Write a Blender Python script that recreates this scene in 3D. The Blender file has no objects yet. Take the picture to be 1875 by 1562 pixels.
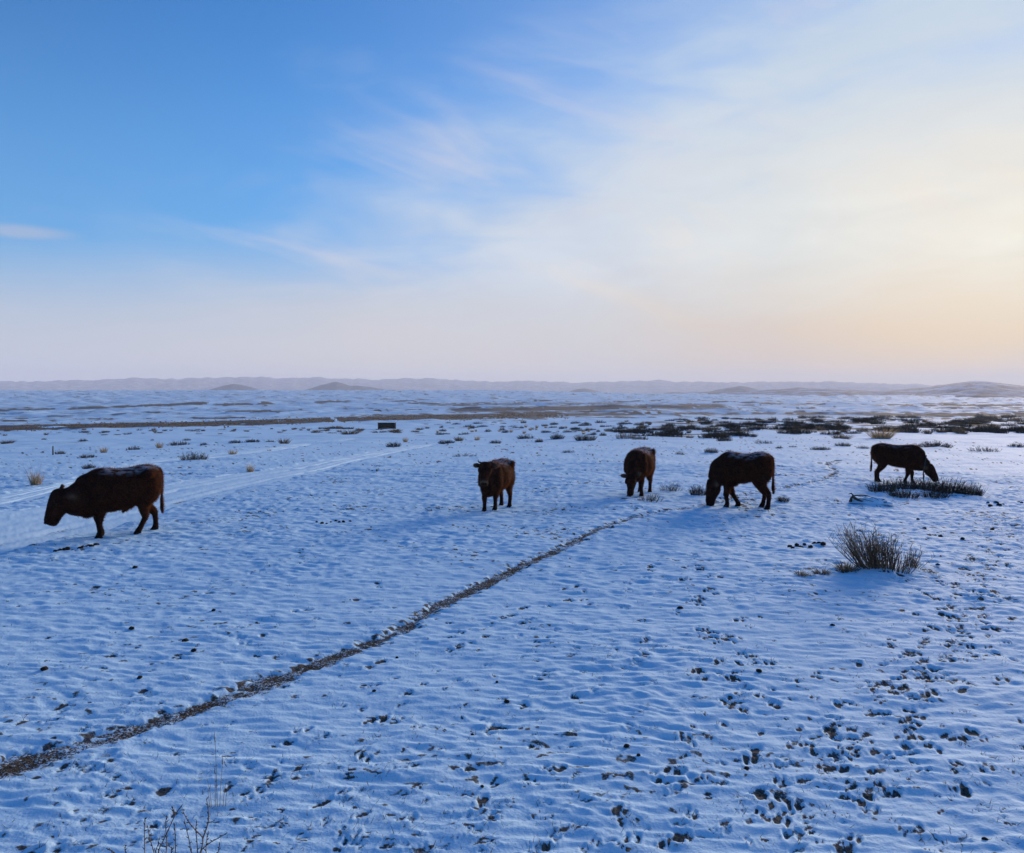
import bpy, bmesh, math, random
import numpy as np
from mathutils import Vector, Matrix, noise as mnoise

R = math.radians
scene = bpy.context.scene
COL = scene.collection
random.seed(7)
rng = np.random.default_rng(11)

# ------------------------------------------------------------------ camera
CAM_Z = 2.4
PITCH = R(2.72)
FPX, CX, CY = 1450.0, 937.5, 781.0           # focal length and centre, in photograph pixels
cam_data = bpy.data.cameras.new('camera')
cam = bpy.data.objects.new('camera', cam_data)
COL.objects.link(cam)
cam.location = (0, 0, CAM_Z)
cam.rotation_euler = (R(90) - PITCH, 0, 0)
cam_data.sensor_fit = 'HORIZONTAL'
cam_data.sensor_width = 36.0
cam_data.lens = 36.0 * FPX / 1875.0
cam_data.clip_start = 0.05
cam_data.clip_end = 40000
scene.camera = cam
scene.render.resolution_x, scene.render.resolution_y = 1024, 853

# ------------------------------------------------------------------ sun, sky, exposure
SUN_AZ, SUN_EL = R(35.0), R(10.5)            # azimuth from +Y towards +X
SUN_DIR = Vector((math.sin(SUN_AZ) * math.cos(SUN_EL), math.cos(SUN_AZ) * math.cos(SUN_EL), math.sin(SUN_EL)))
sl = bpy.data.lights.new('sun', 'SUN')
sl.energy = 4.6
sl.angle = R(20.0)
sl.color = (1.0, 0.80, 0.64)
so = bpy.data.objects.new('sun', sl)
COL.objects.link(so)
so.rotation_euler = SUN_DIR.to_track_quat('Z', 'Y').to_euler()

scene.view_settings.view_transform = 'Standard'
scene.view_settings.look = 'None'
scene.view_settings.exposure = 0.0
scene.view_settings.gamma = 1.0
scene.view_settings.use_curve_mapping = False

world = bpy.data.worlds.new('World')
scene.world = world
world.use_nodes = True
WN, WL = world.node_tree.nodes, world.node_tree.links
WN.clear()


class NT:
    """small helper to write node graphs as expressions"""
    def __init__(self, tree):
        self.n, self.l = tree.nodes, tree.links

    def node(self, typ, **kw):
        nd = self.n.new(typ)
        for k, v in kw.items():
            setattr(nd, k, v)
        return nd

    def put(self, sock, v):
        if isinstance(v, bpy.types.NodeSocket):
            self.l.new(v, sock)
        elif v is not None:
            if hasattr(sock, 'default_value') and hasattr(sock.default_value, '__len__') and not hasattr(v, '__len__'):
                sock.default_value = [v] * len(sock.default_value)
            elif hasattr(sock.default_value, '__len__') and len(sock.default_value) == 4 and len(v) == 3:
                sock.default_value = (*v, 1.0)
            else:
                sock.default_value = v

    def math(self, op, a, b=None, c=None, clamp=False):
        nd = self.node('ShaderNodeMath', operation=op, use_clamp=clamp)
        for s, v in zip(nd.inputs, (a, b, c)):
            if v is not None:
                self.put(s, v)
        return nd.outputs[0]

    def add(self, a, b): return self.math('ADD', a, b)
    def sub(self, a, b): return self.math('SUBTRACT', a, b)
    def mul(self, a, b): return self.math('MULTIPLY', a, b)

    def smooth(self, x, lo, hi, a=0.0, b=1.0):
        nd = self.node('ShaderNodeMapRange', interpolation_type='SMOOTHSTEP')
        for s, v in zip(nd.inputs[:5], (x, lo, hi, a, b)):
            self.put(s, v)
        return nd.outputs[0]

    def lin(self, x, lo, hi, a=0.0, b=1.0):
        nd = self.node('ShaderNodeMapRange')
        for s, v in zip(nd.inputs[:5], (x, lo, hi, a, b)):
            self.put(s, v)
        return nd.outputs[0]

    def mix(self, f, a, b):
        nd = self.node('ShaderNodeMix', data_type='RGBA')
        self.put(nd.inputs[0], f)
        self.put(nd.inputs[6], a)
        self.put(nd.inputs[7], b)
        return nd.outputs[2]

    def noise(self, vec, scale, detail=3.0, rough=0.5, dim='3D', dist=0.0):
        nd = self.node('ShaderNodeTexNoise', noise_dimensions=dim)
        if vec is not None:
            self.put(nd.inputs['Vector'], vec)
        nd.inputs['Scale'].default_value = scale
        nd.inputs['Detail'].default_value = detail
        nd.inputs['Roughness'].default_value = rough
        nd.inputs['Distortion'].default_value = dist
        return nd.outputs['Fac']

    def comb(self, x, y, z):
        nd = self.node('ShaderNodeCombineXYZ')
        for s, v in zip(nd.inputs, (x, y, z)):
            self.put(s, v)
        return nd.outputs[0]


def srgb(r, g, b):
    f = lambda c: (c / 12.92 if c <= 0.04045 else ((c + 0.055) / 1.055) ** 2.4)
    return (f(r / 255), f(g / 255), f(b / 255))


W = NT(world.node_tree)
SKY_STRENGTH = 0.12
sky = W.node('ShaderNodeTexSky', sky_type='NISHITA')
sky.sun_disc = False
sky.sun_elevation = SUN_EL
sky.sun_rotation = SUN_AZ
sky.altitude = 1400
sky.air_density = 1.0
sky.dust_density = 0.3
sky.ozone_density = 2.5
SKYK = 1.0 / SKY_STRENGTH                    # cloud colours are given as seen; Background multiplies by SKY_STRENGTH


def skc(r, g, b, k=1.0):
    return tuple(c * SKYK * k for c in srgb(r, g, b))


tc = W.node('ShaderNodeTexCoord')
sep = W.node('ShaderNodeSeparateXYZ')
WL.new(tc.outputs['Generated'], sep.inputs[0])
dx, dy, dz = sep.outputs
az = W.math('ARCTAN2', dx, dy)               # 0 ahead, + to the right (radians)
el = W.math('ARCSINE', dz)
dot = W.node('ShaderNodeVectorMath', operation='DOT_PRODUCT')
WL.new(tc.outputs['Generated'], dot.inputs[0])
dot.inputs[1].default_value = SUN_DIR
sang = W.math('ARCCOSINE', W.math('MINIMUM', dot.outputs['Value'], 0.99999))   # angle to the sun
# clear sky, as the camera's saturated rendering of it
tint = W.node('ShaderNodeMix', data_type='RGBA', blend_type='MULTIPLY')
tint.inputs[0].default_value = 1.0
WL.new(sky.outputs[0], tint.inputs[6])
tint.inputs[7].default_value = (0.42, 1.09, 1.66, 1)
blue = W.mix(W.smooth(el, 0.08, 0.46, 0.62, 0.0), tint.outputs[2], skc(112, 172, 221))
# thin cloud bank spreading from the sun's side, and a veil along the horizon
sv = W.comb(W.add(W.mul(az, 2.2), W.mul(el, 2.0)), W.sub(W.mul(el, 7.5), W.mul(az, 1.2)), 3.7)
n_big = W.noise(sv, 1.0, 4.0, 0.52, dist=0.6)
n_fine = W.noise(W.comb(W.mul(az, 6.0), W.mul(el, 22.0), 1.3), 1.0, 4.0, 0.55, dist=0.5)
n_soft = W.noise(W.comb(W.mul(az, 2.6), W.mul(el, 5.0), 9.1), 1.0, 2.0, 0.5)
edge = W.math('MINIMUM', W.math('MAXIMUM', W.add(W.mul(W.add(az, 0.14), 0.50), 0.245), 0.075), 0.50)
edge = W.mul(edge, W.smooth(az, 1.0, 2.0, 1.0, 0.3))
s_up = W.sub(edge, el)
s_n = W.add(W.add(s_up, W.mul(W.sub(n_big, 0.5), 0.42)), W.mul(W.sub(n_fine, 0.5), 0.26))
a_cloud = W.add(W.smooth(s_n, -0.15, 0.07, 0.0, 0.34), W.smooth(s_n, 0.0, 0.20, 0.0, 0.54))
a_veil = W.smooth(W.add(el, W.mul(W.sub(n_fine, 0.5), 0.035)), 0.03, 0.175, 0.97, 0.0)
a_far = W.smooth(sang, 0.12, 0.95, 0.34, 0.0)          # glow of thin ice cloud round the sun
# cloud colour by angle to the sun
ramp = W.node('ShaderNodeValToRGB')
WL.new(W.math('DIVIDE', sang, 1.3), ramp.inputs[0])
els = ramp.color_ramp.elements
stops = [(0.0, (255, 247, 226)), (0.10, (252, 243, 224)), (0.22, (236, 235, 227)), (0.38, (218, 223, 230)), (0.62, (197, 208, 225)), (1.0, (178, 193, 216))]
els[0].position, els[0].color = 0.0, (*skc(*stops[0][1]), 1)
els[1].position, els[1].color = 1.0, (*skc(*stops[-1][1]), 1)
for p, c in stops[1:-1]:
    e = els.new(p)
    e.color = (*skc(*c), 1)
ccol = W.node('ShaderNodeMix', data_type='RGBA', blend_type='MULTIPLY')
ccol.inputs[0].default_value = 1.0
WL.new(ramp.outputs[0], ccol.inputs[6])
shade = W.add(W.add(W.mul(n_soft, 0.22), W.mul(n_fine, 0.26)), 0.755)
WL.new(W.comb(shade, shade, W.add(W.mul(shade, 0.8), 0.2)), ccol.inputs[7])
# low horizon colour: mauve grey away from the sun, peach towards it
ramp2 = W.node('ShaderNodeValToRGB')
WL.new(W.math('DIVIDE', sang, 1.3), ramp2.inputs[0])
els = ramp2.color_ramp.elements
stops = [(0.0, (255, 229, 184)), (0.14, (247, 219, 178)), (0.25, (228, 207, 186)), (0.42, (216, 210, 207)), (0.62, (214, 210, 211)), (0.9, (199, 203, 215)), (1.0, (194, 199, 213))]
els[0].position, els[0].color = 0.0, (*skc(*stops[0][1]), 1)
els[1].position, els[1].color = 1.0, (*skc(*stops[-1][1]), 1)
for p, c in stops[1:-1]:
    e = els.new(p)
    e.color = (*skc(*c), 1)
hcol = W.mix(W.smooth(W.add(n_fine, n_soft), 0.8, 1.2, 0.0, 0.18), ramp2.outputs[0], skc(205, 208, 214))
c1 = W.mix(a_far, blue, ramp.outputs[0])
chigh = W.mix(W.smooth(el, 0.16, 0.42, 0.0, 0.9), ccol.outputs[2], skc(198, 215, 231))
c2 = W.mix(W.math('MINIMUM', a_cloud, 0.9), c1, chigh)
# pinkish wisps trailing off the edge of the bank
across = W.add(el, W.mul(az, 0.24))
n_w = W.noise(W.comb(W.mul(az, 3.2), W.mul(across, 11.0), 5.5), 1.0, 4.0, 0.55, dist=1.2)
zone = W.mul(W.smooth(s_up, -0.16, 0.0), W.smooth(s_up, 0.06, 0.26, 1.0, 0.0))
a_w = W.mul(W.mul(W.smooth(n_w, 0.45, 0.80), zone), W.smooth(az, -0.5, 0.0, 0.28, 0.48))
c2 = W.mix(a_w, c2, skc(222, 217, 226))
n_w2 = W.noise(W.comb(W.mul(az, 4.0), W.mul(across, 12.0), 8.5), 1.0, 4.0, 0.55, dist=0.7)
c2 = W.mix(W.mul(W.smooth(n_w2, 0.45, 0.75), W.mul(W.smooth(s_up, 0.05, 0.25, 0.0, 0.45), W.smooth(el, 0.18, 0.34, 1.0, 0.0))), c2, skc(246, 232, 214))
c3 = W.mix(a_veil, c2, hcol)
# one small mauve cloud floating alone in the blue
pa, pe = W.math('DIVIDE', W.add(az, 0.555), 0.058), W.math('DIVIDE', W.sub(el, 0.166), 0.0085)
pd = W.add(W.math('POWER', pa, 2.0), W.math('POWER', pe, 2.0))
a_puff = W.smooth(W.add(W.math('SQRT', pd), W.mul(W.sub(n_fine, 0.5), 1.2)), 0.2, 1.25, 0.55, 0.0)
c4 = W.mix(a_puff, c3, skc(183, 190, 212))
bg = W.node('ShaderNodeBackground')
bg.inputs[1].default_value = SKY_STRENGTH
WL.new(c4, bg.inputs[0])
wout = W.node('ShaderNodeOutputWorld')
WL.new(bg.outputs[0], wout.inputs[0])
scene.cycles.use_denoising = True
scene.cycles.max_bounces = 6
scene.cycles.diffuse_bounces = 3
scene.cycles.volume_bounces = 1

# ------------------------------------------------------------------ helpers
def tag(o, label=None, cat=None, group=None, kind=None):
    if label: o['label'] = label
    if cat: o['category'] = cat
    if group: o['group'] = group
    if kind: o['kind'] = kind
    return o


def mesh_obj(name, verts, faces, mat=None, parent=None, smooth=True, mesh=None):
    me = mesh or bpy.data.meshes.new(name)
    if mesh is None:
        verts = np.asarray(verts, dtype=np.float32).reshape(-1, 3)
        if isinstance(faces, np.ndarray) and faces.ndim == 2:
            k = faces.shape[1]
            me.vertices.add(len(verts)); me.vertices.foreach_set('co', verts.ravel())
            me.loops.add(faces.size); me.loops.foreach_set('vertex_index', faces.astype(np.int32).ravel())
            me.polygons.add(len(faces))
            me.polygons.foreach_set('loop_start', np.arange(0, faces.size, k, dtype=np.int32))
            me.update(calc_edges=True)
        else:
            me.from_pydata([tuple(map(float, v)) for v in verts], [], [tuple(int(i) for i in f) for f in faces])
        me.polygons.foreach_set('use_smooth', np.full(len(me.polygons), smooth))
        if mat: me.materials.append(mat)
    o = bpy.data.objects.new(name, me)
    COL.objects.link(o)
    if parent: o.parent = parent
    return o


def set_attr(me, name, arr):
    a = me.attributes.new(name, 'FLOAT', 'POINT')
    a.data.foreach_set('value', np.asarray(arr, dtype=np.float32).ravel())


def sstep(x, a, b):
    t = np.clip((x - a) / (b - a), 0, 1)
    return t * t * (3 - 2 * t)


def pnoise(x, y, seed=0):
    """2-D gradient noise, about -0.7..0.7"""
    x = np.asarray(x, dtype=np.float64); y = np.asarray(y, dtype=np.float64)
    ix, iy = np.floor(x).astype(np.int64), np.floor(y).astype(np.int64)
    fx, fy = x - ix, y - iy
    ux, uy = fx * fx * fx * (fx * (fx * 6 - 15) + 10), fy * fy * fy * (fy * (fy * 6 - 15) + 10)

    def g(i, j, px, py):
        h = (i * 374761393 + j * 668265263 + seed * 974634777) & 0xffffffff
        h = ((h ^ (h >> 13)) * 1274126177) & 0xffffffff
        h = h ^ (h >> 16)
        a = (h & 1023) * (2 * math.pi / 1024)
        return np.cos(a) * px + np.sin(a) * py
    n00, n10 = g(ix, iy, fx, fy), g(ix + 1, iy, fx - 1, fy)
    n01, n11 = g(ix, iy + 1, fx, fy - 1), g(ix + 1, iy + 1, fx - 1, fy - 1)
    return (n00 * (1 - ux) + n10 * ux) * (1 - uy) + (n01 * (1 - ux) + n11 * ux) * uy


def fbm(x, y, octv=3, seed=0, gain=0.5):
    s, a = 0, 1.0
    for k in range(octv):
        s = s + a * pnoise(x * 2 ** k + 17.3 * k, y * 2 ** k - 9.1 * k, seed + k)
        a *= gain
    return s


def principled(name, color=(0.5, 0.5, 0.5), rough=0.7, spec=0.3):
    m = bpy.data.materials.new(name)
    m.use_nodes = True
    b = m.node_tree.nodes['Principled BSDF']
    b.inputs['Base Color'].default_value = (*color, 1)
    b.inputs['Roughness'].default_value = rough
    b.inputs['Specular IOR Level'].default_value = spec
    return m, NT(m.node_tree), b


# ------------------------------------------------------------------ the lie of the land
# drop below eye level against distance: a flat shoulder under the camera, a gentle fall to a valley, a plateau beyond
TL = [(0.5, 2.40), (4, 2.39), (8, 2.39), (12.8, 2.41), (16, 2.46), (22, 2.58), (30, 2.84), (40, 3.22), (60, 4.03), (90, 5.2), (140, 7.2), (200, 9.5),
      (240, 11.1), (320, 13.6), (450, 16.6), (650, 19.6), (900, 20.8), (1300, 18.6), (1700, 13.0), (2100, 6.0), (2300, 4.2), (2600, 8.0), (4000, 45.0), (15000, 60.0)]
TR = [(0.5, 2.40), (4, 2.39), (8, 2.39), (12.8, 2.41), (16, 2.46), (22, 2.58), (30, 2.78), (40, 3.03), (60, 3.62), (80, 4.2), (110, 4.95), (150, 5.85),
      (190, 6.9), (230, 9.0), (300, 13.0), (400, 16.4), (550, 19.2), (800, 21.6), (1100, 22.0), (1500, 19.6), (2000, 16.0), (2300, 14.0), (2600, 18.0), (4000, 45.0), (15000, 60.0)]


def _herm(tab):
    xs = np.log(np.array([t[0] for t in tab])); ys = np.array([t[1] for t in tab])
    m = np.gradient(ys, xs)

    def f(d):
        q = np.log(np.clip(d, tab[0][0], tab[-1][0] * 0.999))
        i = np.clip(np.searchsorted(xs, q, side='right') - 1, 0, len(xs) - 2)
        h = xs[i + 1] - xs[i]; t = (q - xs[i]) / h
        t2, t3 = t * t, t * t * t
        return (2 * t3 - 3 * t2 + 1) * ys[i] + (t3 - 2 * t2 + t) * h * m[i] + (-2 * t3 + 3 * t2) * ys[i + 1] + (t3 - t2) * h * m[i + 1]
    return f


dropL, dropR = _herm(TL), _herm(TR)


def zbase(x, y):
    x = np.asarray(x, dtype=np.float64); y = np.asarray(y, dtype=np.float64)
    d = np.hypot(x, y); a = np.arctan2(x, y)
    w = sstep(a, R(-4), R(12)) * (1 - sstep(np.abs(a), R(75), R(110)))
    z = CAM_Z - (dropL(d) * (1 - w) + dropR(d) * w)
    z = z + 0.07 * pnoise(x / 5.3, y / 5.3, 3) * sstep(d, 4, 14) * (1 - sstep(d, 120, 300))
    z = z + 0.35 * pnoise(x / 31, y / 31, 4) * sstep(d, 40, 120) * (1 - sstep(d, 500, 900))
    z = z + 1.6 * pnoise(x / 240, y / 240, 5) * sstep(d, 500, 900)
    return z


CP, SP = math.cos(PITCH), math.sin(PITCH)


def ray(px, py):
    u, v = (px - CX) / FPX, -(py - CY) / FPX
    return np.array([u, CP + SP * v, -SP + CP * v])


def at(px, py):
    """where the line of sight through a photograph pixel meets the land"""
    r = ray(px, py)
    t = np.exp(np.linspace(math.log(2.0), math.log(3000), 420))
    g = CAM_Z + r[2] * t - zbase(r[0] * t, r[1] * t)
    k = np.argmax(g < 0)
    if g[k] >= 0: k = len(t) - 1
    lo, hi = t[max(k - 1, 0)], t[k]
    for _ in range(25):
        mid = 0.5 * (lo + hi)
        if CAM_Z + r[2] * mid - zbase(r[0] * mid, r[1] * mid) < 0: hi = mid
        else: lo = mid
    return float(r[0] * hi), float(r[1] * hi), float(zbase(r[0] * hi, r[1] * hi))


def project(x, y, z):
    zz = z - CAM_Z
    f = y * CP - zz * SP
    u = y * SP + zz * CP
    f = np.where(f > 0.1, f, 0.1)
    return CX + FPX * x / f, CY - FPX * u / f


def ppm(p):
    """photograph pixels per metre at a point"""
    return FPX / math.hypot(p[0], p[1])


# ------------------------------------------------------------------ vehicle track and cattle path, laid down in metres on the land
ROAD_A = [(-90, 1030, 950), (0, 1008, 936), (100, 984, 921), (200, 959, 907), (300, 932, 889), (400, 906, 871), (500, 882, 855), (600, 858, 841), (700, 834, 824), (760, 821, 815), (800, 815, 811)]
ROAD_B = [(-90, 934, 914), (0, 926, 906), (120, 895, 881), (254, 855, 845), (410, 836, 829), (503, 825, 819), (597, 811, 806), (650, 804, 800), (700, 799, 796), (760, 797, 794.5), (850, 793.5, 791.7), (950, 789, 787.6)]
PATH = [(-110, 1447), (0, 1405), (80, 1383), (200, 1352), (300, 1318), (400, 1285), (450, 1262), (520, 1238), (620, 1200), (680, 1178), (740, 1152), (785, 1118), (830, 1097),
        (900, 1063), (960, 1035), (1030, 1003), (1090, 972), (1150, 950), (1220, 936), (1290, 926), (1360, 908), (1440, 893), (1490, 883), (1522, 873), (1531, 862), (1512, 848), (1540, 842)]


def road_edges(tab, n):
    xs = np.array([t[0] for t in tab], float)
    q = np.linspace(xs[0], xs[-1], n)
    lo = np.interp(q, xs, [t[1] for t in tab]); hi = np.interp(q, xs, [t[2] for t in tab])
    A = np.array([at(a, b) for a, b in zip(q, lo)]); B = np.array([at(a, b) for a, b in zip(q, hi)])
    k = np.ones(9) / 9
    for P in (A, B):
        for c in range(2):
            P[:, c] = np.convolve(np.pad(P[:, c], 4, mode='reflect', reflect_type='odd'), k, 'valid')
    return A[:, :2], B[:, :2]


ROADS = [road_edges(ROAD_A, 110), road_edges(ROAD_B, 110)]
path_pts = np.array([at(*p)[:2] for p in PATH])


def resample(P, step):
    seg = np.hypot(*np.diff(P, axis=0).T); s = np.concatenate([[0], np.cumsum(seg)])
    q = np.arange(0, s[-1], step)
    return np.stack([np.interp(q, s, P[:, 0]), np.interp(q, s, P[:, 1])], 1)


path_line = resample(path_pts, 0.05)
for _ in range(3):
    for c in range(2):
        path_line[:, c] = np.convolve(np.pad(path_line[:, c], 4, mode='reflect', reflect_type='odd'), np.ones(9) / 9, 'valid')


def path_dist(x, y):
    """distance to the path centre line and arc length there (only near it)"""
    P = path_line[::3]
    best = np.full(x.shape, 9.0); arc = np.zeros(x.shape)
    for i in range(len(P) - 1):
        a, b = P[i], P[i + 1]
        m = (np.abs(x - (a[0] + b[0]) / 2) < 0.7) & (np.abs(y - (a[1] + b[1]) / 2) < 0.7)
        if not m.any(): continue
        xs, ys = x[m] - a[0], y[m] - a[1]
        e = b - a; L = e @ e
        t = np.clip((xs * e[0] + ys * e[1]) / L, 0, 1)
        dd = np.hypot(xs - t * e[0], ys - t * e[1])
        cur = best[m]; up = dd < cur
        cur[up] = dd[up]; best[m] = cur
        ar = arc[m]; ar[up] = (i + t[up]) * 0.15; arc[m] = ar
    return best, arc


def path_width(x, y, arc):
    w = 0.104 + 0.065 * pnoise(arc / 0.9, arc * 0, 21) + 0.07 * pnoise(arc / 0.3, arc * 0 + 3, 22) + 0.03 * (1 - sstep(np.hypot(x, y), 5, 7))
    return w * (1 - 0.2 * sstep(np.hypot(x, y), 13, 18))


def road_mask(x, y):
    m = np.zeros(x.shape); across = np.zeros(x.shape)
    for A, B in ROADS:
        px, py = None, None
        # local frame by nearest centre point
        C = 0.5 * (A + B); hw = 0.5 * np.hypot(*(B - A).T)
        sel = np.where((x > C[:, 0].min() - 6) & (x < C[:, 0].max() + 6) & (y > C[:, 1].min() - 6) & (y < C[:, 1].max() + 6))[0]
        for ch in np.array_split(sel, max(1, len(sel) // 20000)):
            xs, ys = x[ch], y[ch]
            D = (xs[:, None] - C[None, :, 0]) ** 2 + (ys[:, None] - C[None, :, 1]) ** 2
            k = np.argmin(D, 1)
            nrm = B - A; nrm = nrm / np.hypot(*nrm.T)[:, None]
            # direction across: perpendicular of the tangent, not the A->B chord
            T = np.gradient(C, axis=0); T = T / np.hypot(*T.T)[:, None]
            N = np.stack([-T[:, 1], T[:, 0]], 1)
            w = np.abs(np.sum((B - A) * N, 1)) * 0.5
            u = np.abs((xs - C[k, 0]) * N[k, 0] + (ys - C[k, 1]) * N[k, 1])
            end = (k == 0) | (k == len(C) - 1)
            al = np.abs((xs - C[k, 0]) * T[k, 0] + (ys - C[k, 1]) * T[k, 1])
            val = 1 - sstep(u - w[k] + 0.35 * pnoise(xs / 0.9, ys / 0.9, 31) + 0.12 * pnoise(xs / 0.2, ys / 0.2, 32), -0.12, 0.12)
            val[end & (al > 1.0)] = 0
            m[ch] = np.maximum(m[ch], val)
    return m


# ------------------------------------------------------------------ hoof prints
prints = []        # x, y, heading, size, depth, bare


def walk(pts, n_side=0.13, step=0.55, jitter=0.06, size=0.76, skip=0.10, bare=1.15, spread=0.0):
    P = resample(np.array([at(*p)[:2] for p in pts]), step * random.uniform(0.9, 1.1))
    ox, oy = random.gauss(0, spread), random.gauss(0, spread)
    for i in range(len(P) - 1):
        if random.random() < skip: continue
        d = P[i + 1] - P[i]; h = math.atan2(d[1], d[0])
        s = 1 if i % 2 else -1
        for rear in (0, 1):
            if rear and random.random() < 0.45: continue
            x = P[i][0] - math.sin(h) * s * n_side + random.gauss(0, jitter) + ox + rear * math.cos(h) * 0.1
            y = P[i][1] + math.cos(h) * s * n_side + random.gauss(0, jitter) + oy + rear * math.sin(h) * 0.1
            prints.append((x, y, h + random.gauss(0, 0.25), size * random.uniform(0.75, 1.15), random.uniform(0.6, 1.1), bare * random.uniform(0.5, 1.25)))


for k in range(8):
    walk([(1430, 1600), (1470, 1450), (1600, 1335), (1640, 1270), (1705, 1180), (1750, 1110), (1800, 1010), (1850, 940)], spread=0.17, skip=0.25, size=0.72)
for k in range(7):
    walk([(1430, 1600), (1475, 1450), (1605, 1335), (1645, 1270), (1710, 1180), (1755, 1110), (1805, 1010), (1850, 940)], spread=0.10, skip=0.3, size=0.55)
for k in range(3):
    walk([(1150, 1600), (1190, 1500), (1310, 1370), (1335, 1290), (1348, 1200), (1335, 1130)], spread=0.10, skip=0.3, size=0.6)
for k in range(3):
    walk([(1480, 1600), (1500, 1400), (1570, 1330), (1640, 1250)], spread=0.25, skip=0.3, size=0.72)
for k in range(7):
    walk([(1560, 1050), (1640, 1055), (1700, 1075), (1760, 1120), (1875, 1250)], spread=0.35, skip=0.3)
for k in range(4):
    walk([(1330, 1290), (1345, 1200), (1330, 1130), (1290, 1080), (1250, 1010)], spread=0.12, skip=0.2)
for k in range(2):
    walk([(1200, 1520), (1310, 1370), (1330, 1290)], spread=0.1, skip=0.3)
walk([(1140, 1590), (1180, 1480), (1200, 1380)], spread=0.05)
walk([(850, 1590), (900, 1480), (985, 1370), (1090, 1290)], spread=0.05)
walk([(560, 1590), (620, 1500), (700, 1430), (860, 1340)], spread=0.05)
walk([(60, 1560), (280, 1470), (440, 1410), (640, 1330), (760, 1250)], spread=0.03)
walk([(0, 1500), (160, 1440), (270, 1390), (410, 1350)], spread=0.03)
walk([(400, 1560), (520, 1470), (700, 1330), (830, 1240)], spread=0.05)
walk([(0, 1330), (150, 1290), (300, 1220), (430, 1190), (600, 1100), (760, 1060)], spread=0.08)
walk([(30, 1320), (180, 1280), (330, 1240)], spread=0.05)
walk([(660, 1240), (800, 1190), (900, 1150), (1000, 1110), (1100, 1060), (1240, 1010)], spread=0.1)
walk([(850, 1160), (960, 1110), (1060, 1080), (1200, 1020)], spread=0.3, skip=0.3)
walk([(1900, 1500), (1800, 1380), (1730, 1300), (1760, 1200), (1875, 1120)], spread=0.1)
walk([(1880, 1420), (1690, 1330), (1540, 1240), (1450, 1180)], spread=0.1, skip=0.4)
walk([(1800, 1600), (1850, 1460), (1875, 1380)], spread=0.1, skip=0.4)
walk([(1620, 1600), (1690, 1530), (1660, 1450), (1560, 1400)], spread=0.1, skip=0.4)
for k in range(24):
    x0, y0 = random.uniform(-60, 1875), random.uniform(1000, 1560)
    tx = random.uniform(60, 420) * (1 if x0 < 1100 else random.choice((1, -0.5)))
    walk([(x0, y0), (x0 + tx * 0.5, y0 - abs(tx) * 0.22), (x0 + tx, max(930, y0 - abs(tx) * 0.5))], skip=0.35, spread=0.1, bare=0.7)
for k in range(900):
    x0, y0 = random.uniform(-40, 1900), 920 + 640 * random.random() ** 0.8
    x, y, z = at(x0, y0)
    prints.append((x, y, random.uniform(0.2, 1.4), random.uniform(0.2, 0.6), random.uniform(0.3, 0.9), random.uniform(0.4, 1.0)))

# snow heaps up at the foot of shrubs (filled in from the shrub list below): x, y, radius, height
MOUNDS = []


def lay_mound(px, py, wpx, hh):
    x, y, z = at(px, py)
    MOUNDS.append((x, y, 0.5 * wpx / FPX * math.hypot(x, y), hh))


lay_mound(1615, 1046, 190, 0.07); lay_mound(1690, 904, 230, 0.06); lay_mound(1593, 926, 90, 0.10)
lay_mound(355, 843, 80, 0.08); lay_mound(1615, 806, 80, 0.15); lay_mound(1535, 806, 60, 0.1); lay_mound(1710, 821, 90, 0.1)

# ------------------------------------------------------------------ ground sheet: one mesh, finer towards the middle of the view
th_mid = np.linspace(R(-40), R(40), 741)
th_side = np.linspace(R(40), R(320), 60)[1:-1]
theta = np.concatenate([th_mid, th_side])
r_near = np.exp(np.arange(math.log(2.3), math.log(30), 0.0036))
r_far = np.exp(np.linspace(math.log(30), math.log(2700), 340))[1:]
r_end = np.exp(np.linspace(math.log(2700), math.log(14000), 18))[1:]
rad = np.concatenate([[0.5, 1.2, 1.8], r_near, r_far, r_end])
NT_, NR_ = len(theta), len(rad)
TH, RD = np.meshgrid(theta, rad)
GX, GY = RD * np.sin(TH), RD * np.cos(TH)
GZ = zbase(GX, GY)
near = RD < 70
bare = np.zeros_like(GX)
gx, gy, gd = GX[near], GY[near], RD[near]
fine = (1 - sstep(gd, 25, 60)) * (1 + 0.5 * sstep(gd, 8, 16))
# wind ripples: crests run roughly across the view, broken into short lengths
rot_ = R(-6) - R(16) * sstep(gx / gd, -0.1, 0.45)
ca, sa = np.cos(R(-10)), np.sin(R(-10))
u, v = gx * ca + gy * sa, -gx * sa + gy * ca
warp = 0.12 * pnoise(u / 0.8, v / 0.8, 41)
rp = 1 - 2.2 * np.abs(pnoise(u / 0.42, (v + warp) / 0.19, 42))
rp2 = 1 - 2.2 * np.abs(pnoise(u / 0.26 + 5, (v + warp) / 0.085, 43))
patch = sstep(pnoise(gx / 2.1, gy / 2.1, 44), -0.35, 0.35)
right = sstep(gx / gd, -0.35, 0.35)
zr = (0.0085 * rp + 0.0100 * rp2) * (0.45 + 0.75 * patch) * (0.75 + 0.35 * right)
zr += 0.020 * fbm(gx / 0.75, gy / 0.42, 2, 45) + 0.012 * fbm(gx / 0.26, gy / 0.085, 2, 47)
dz = zr * fine
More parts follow.
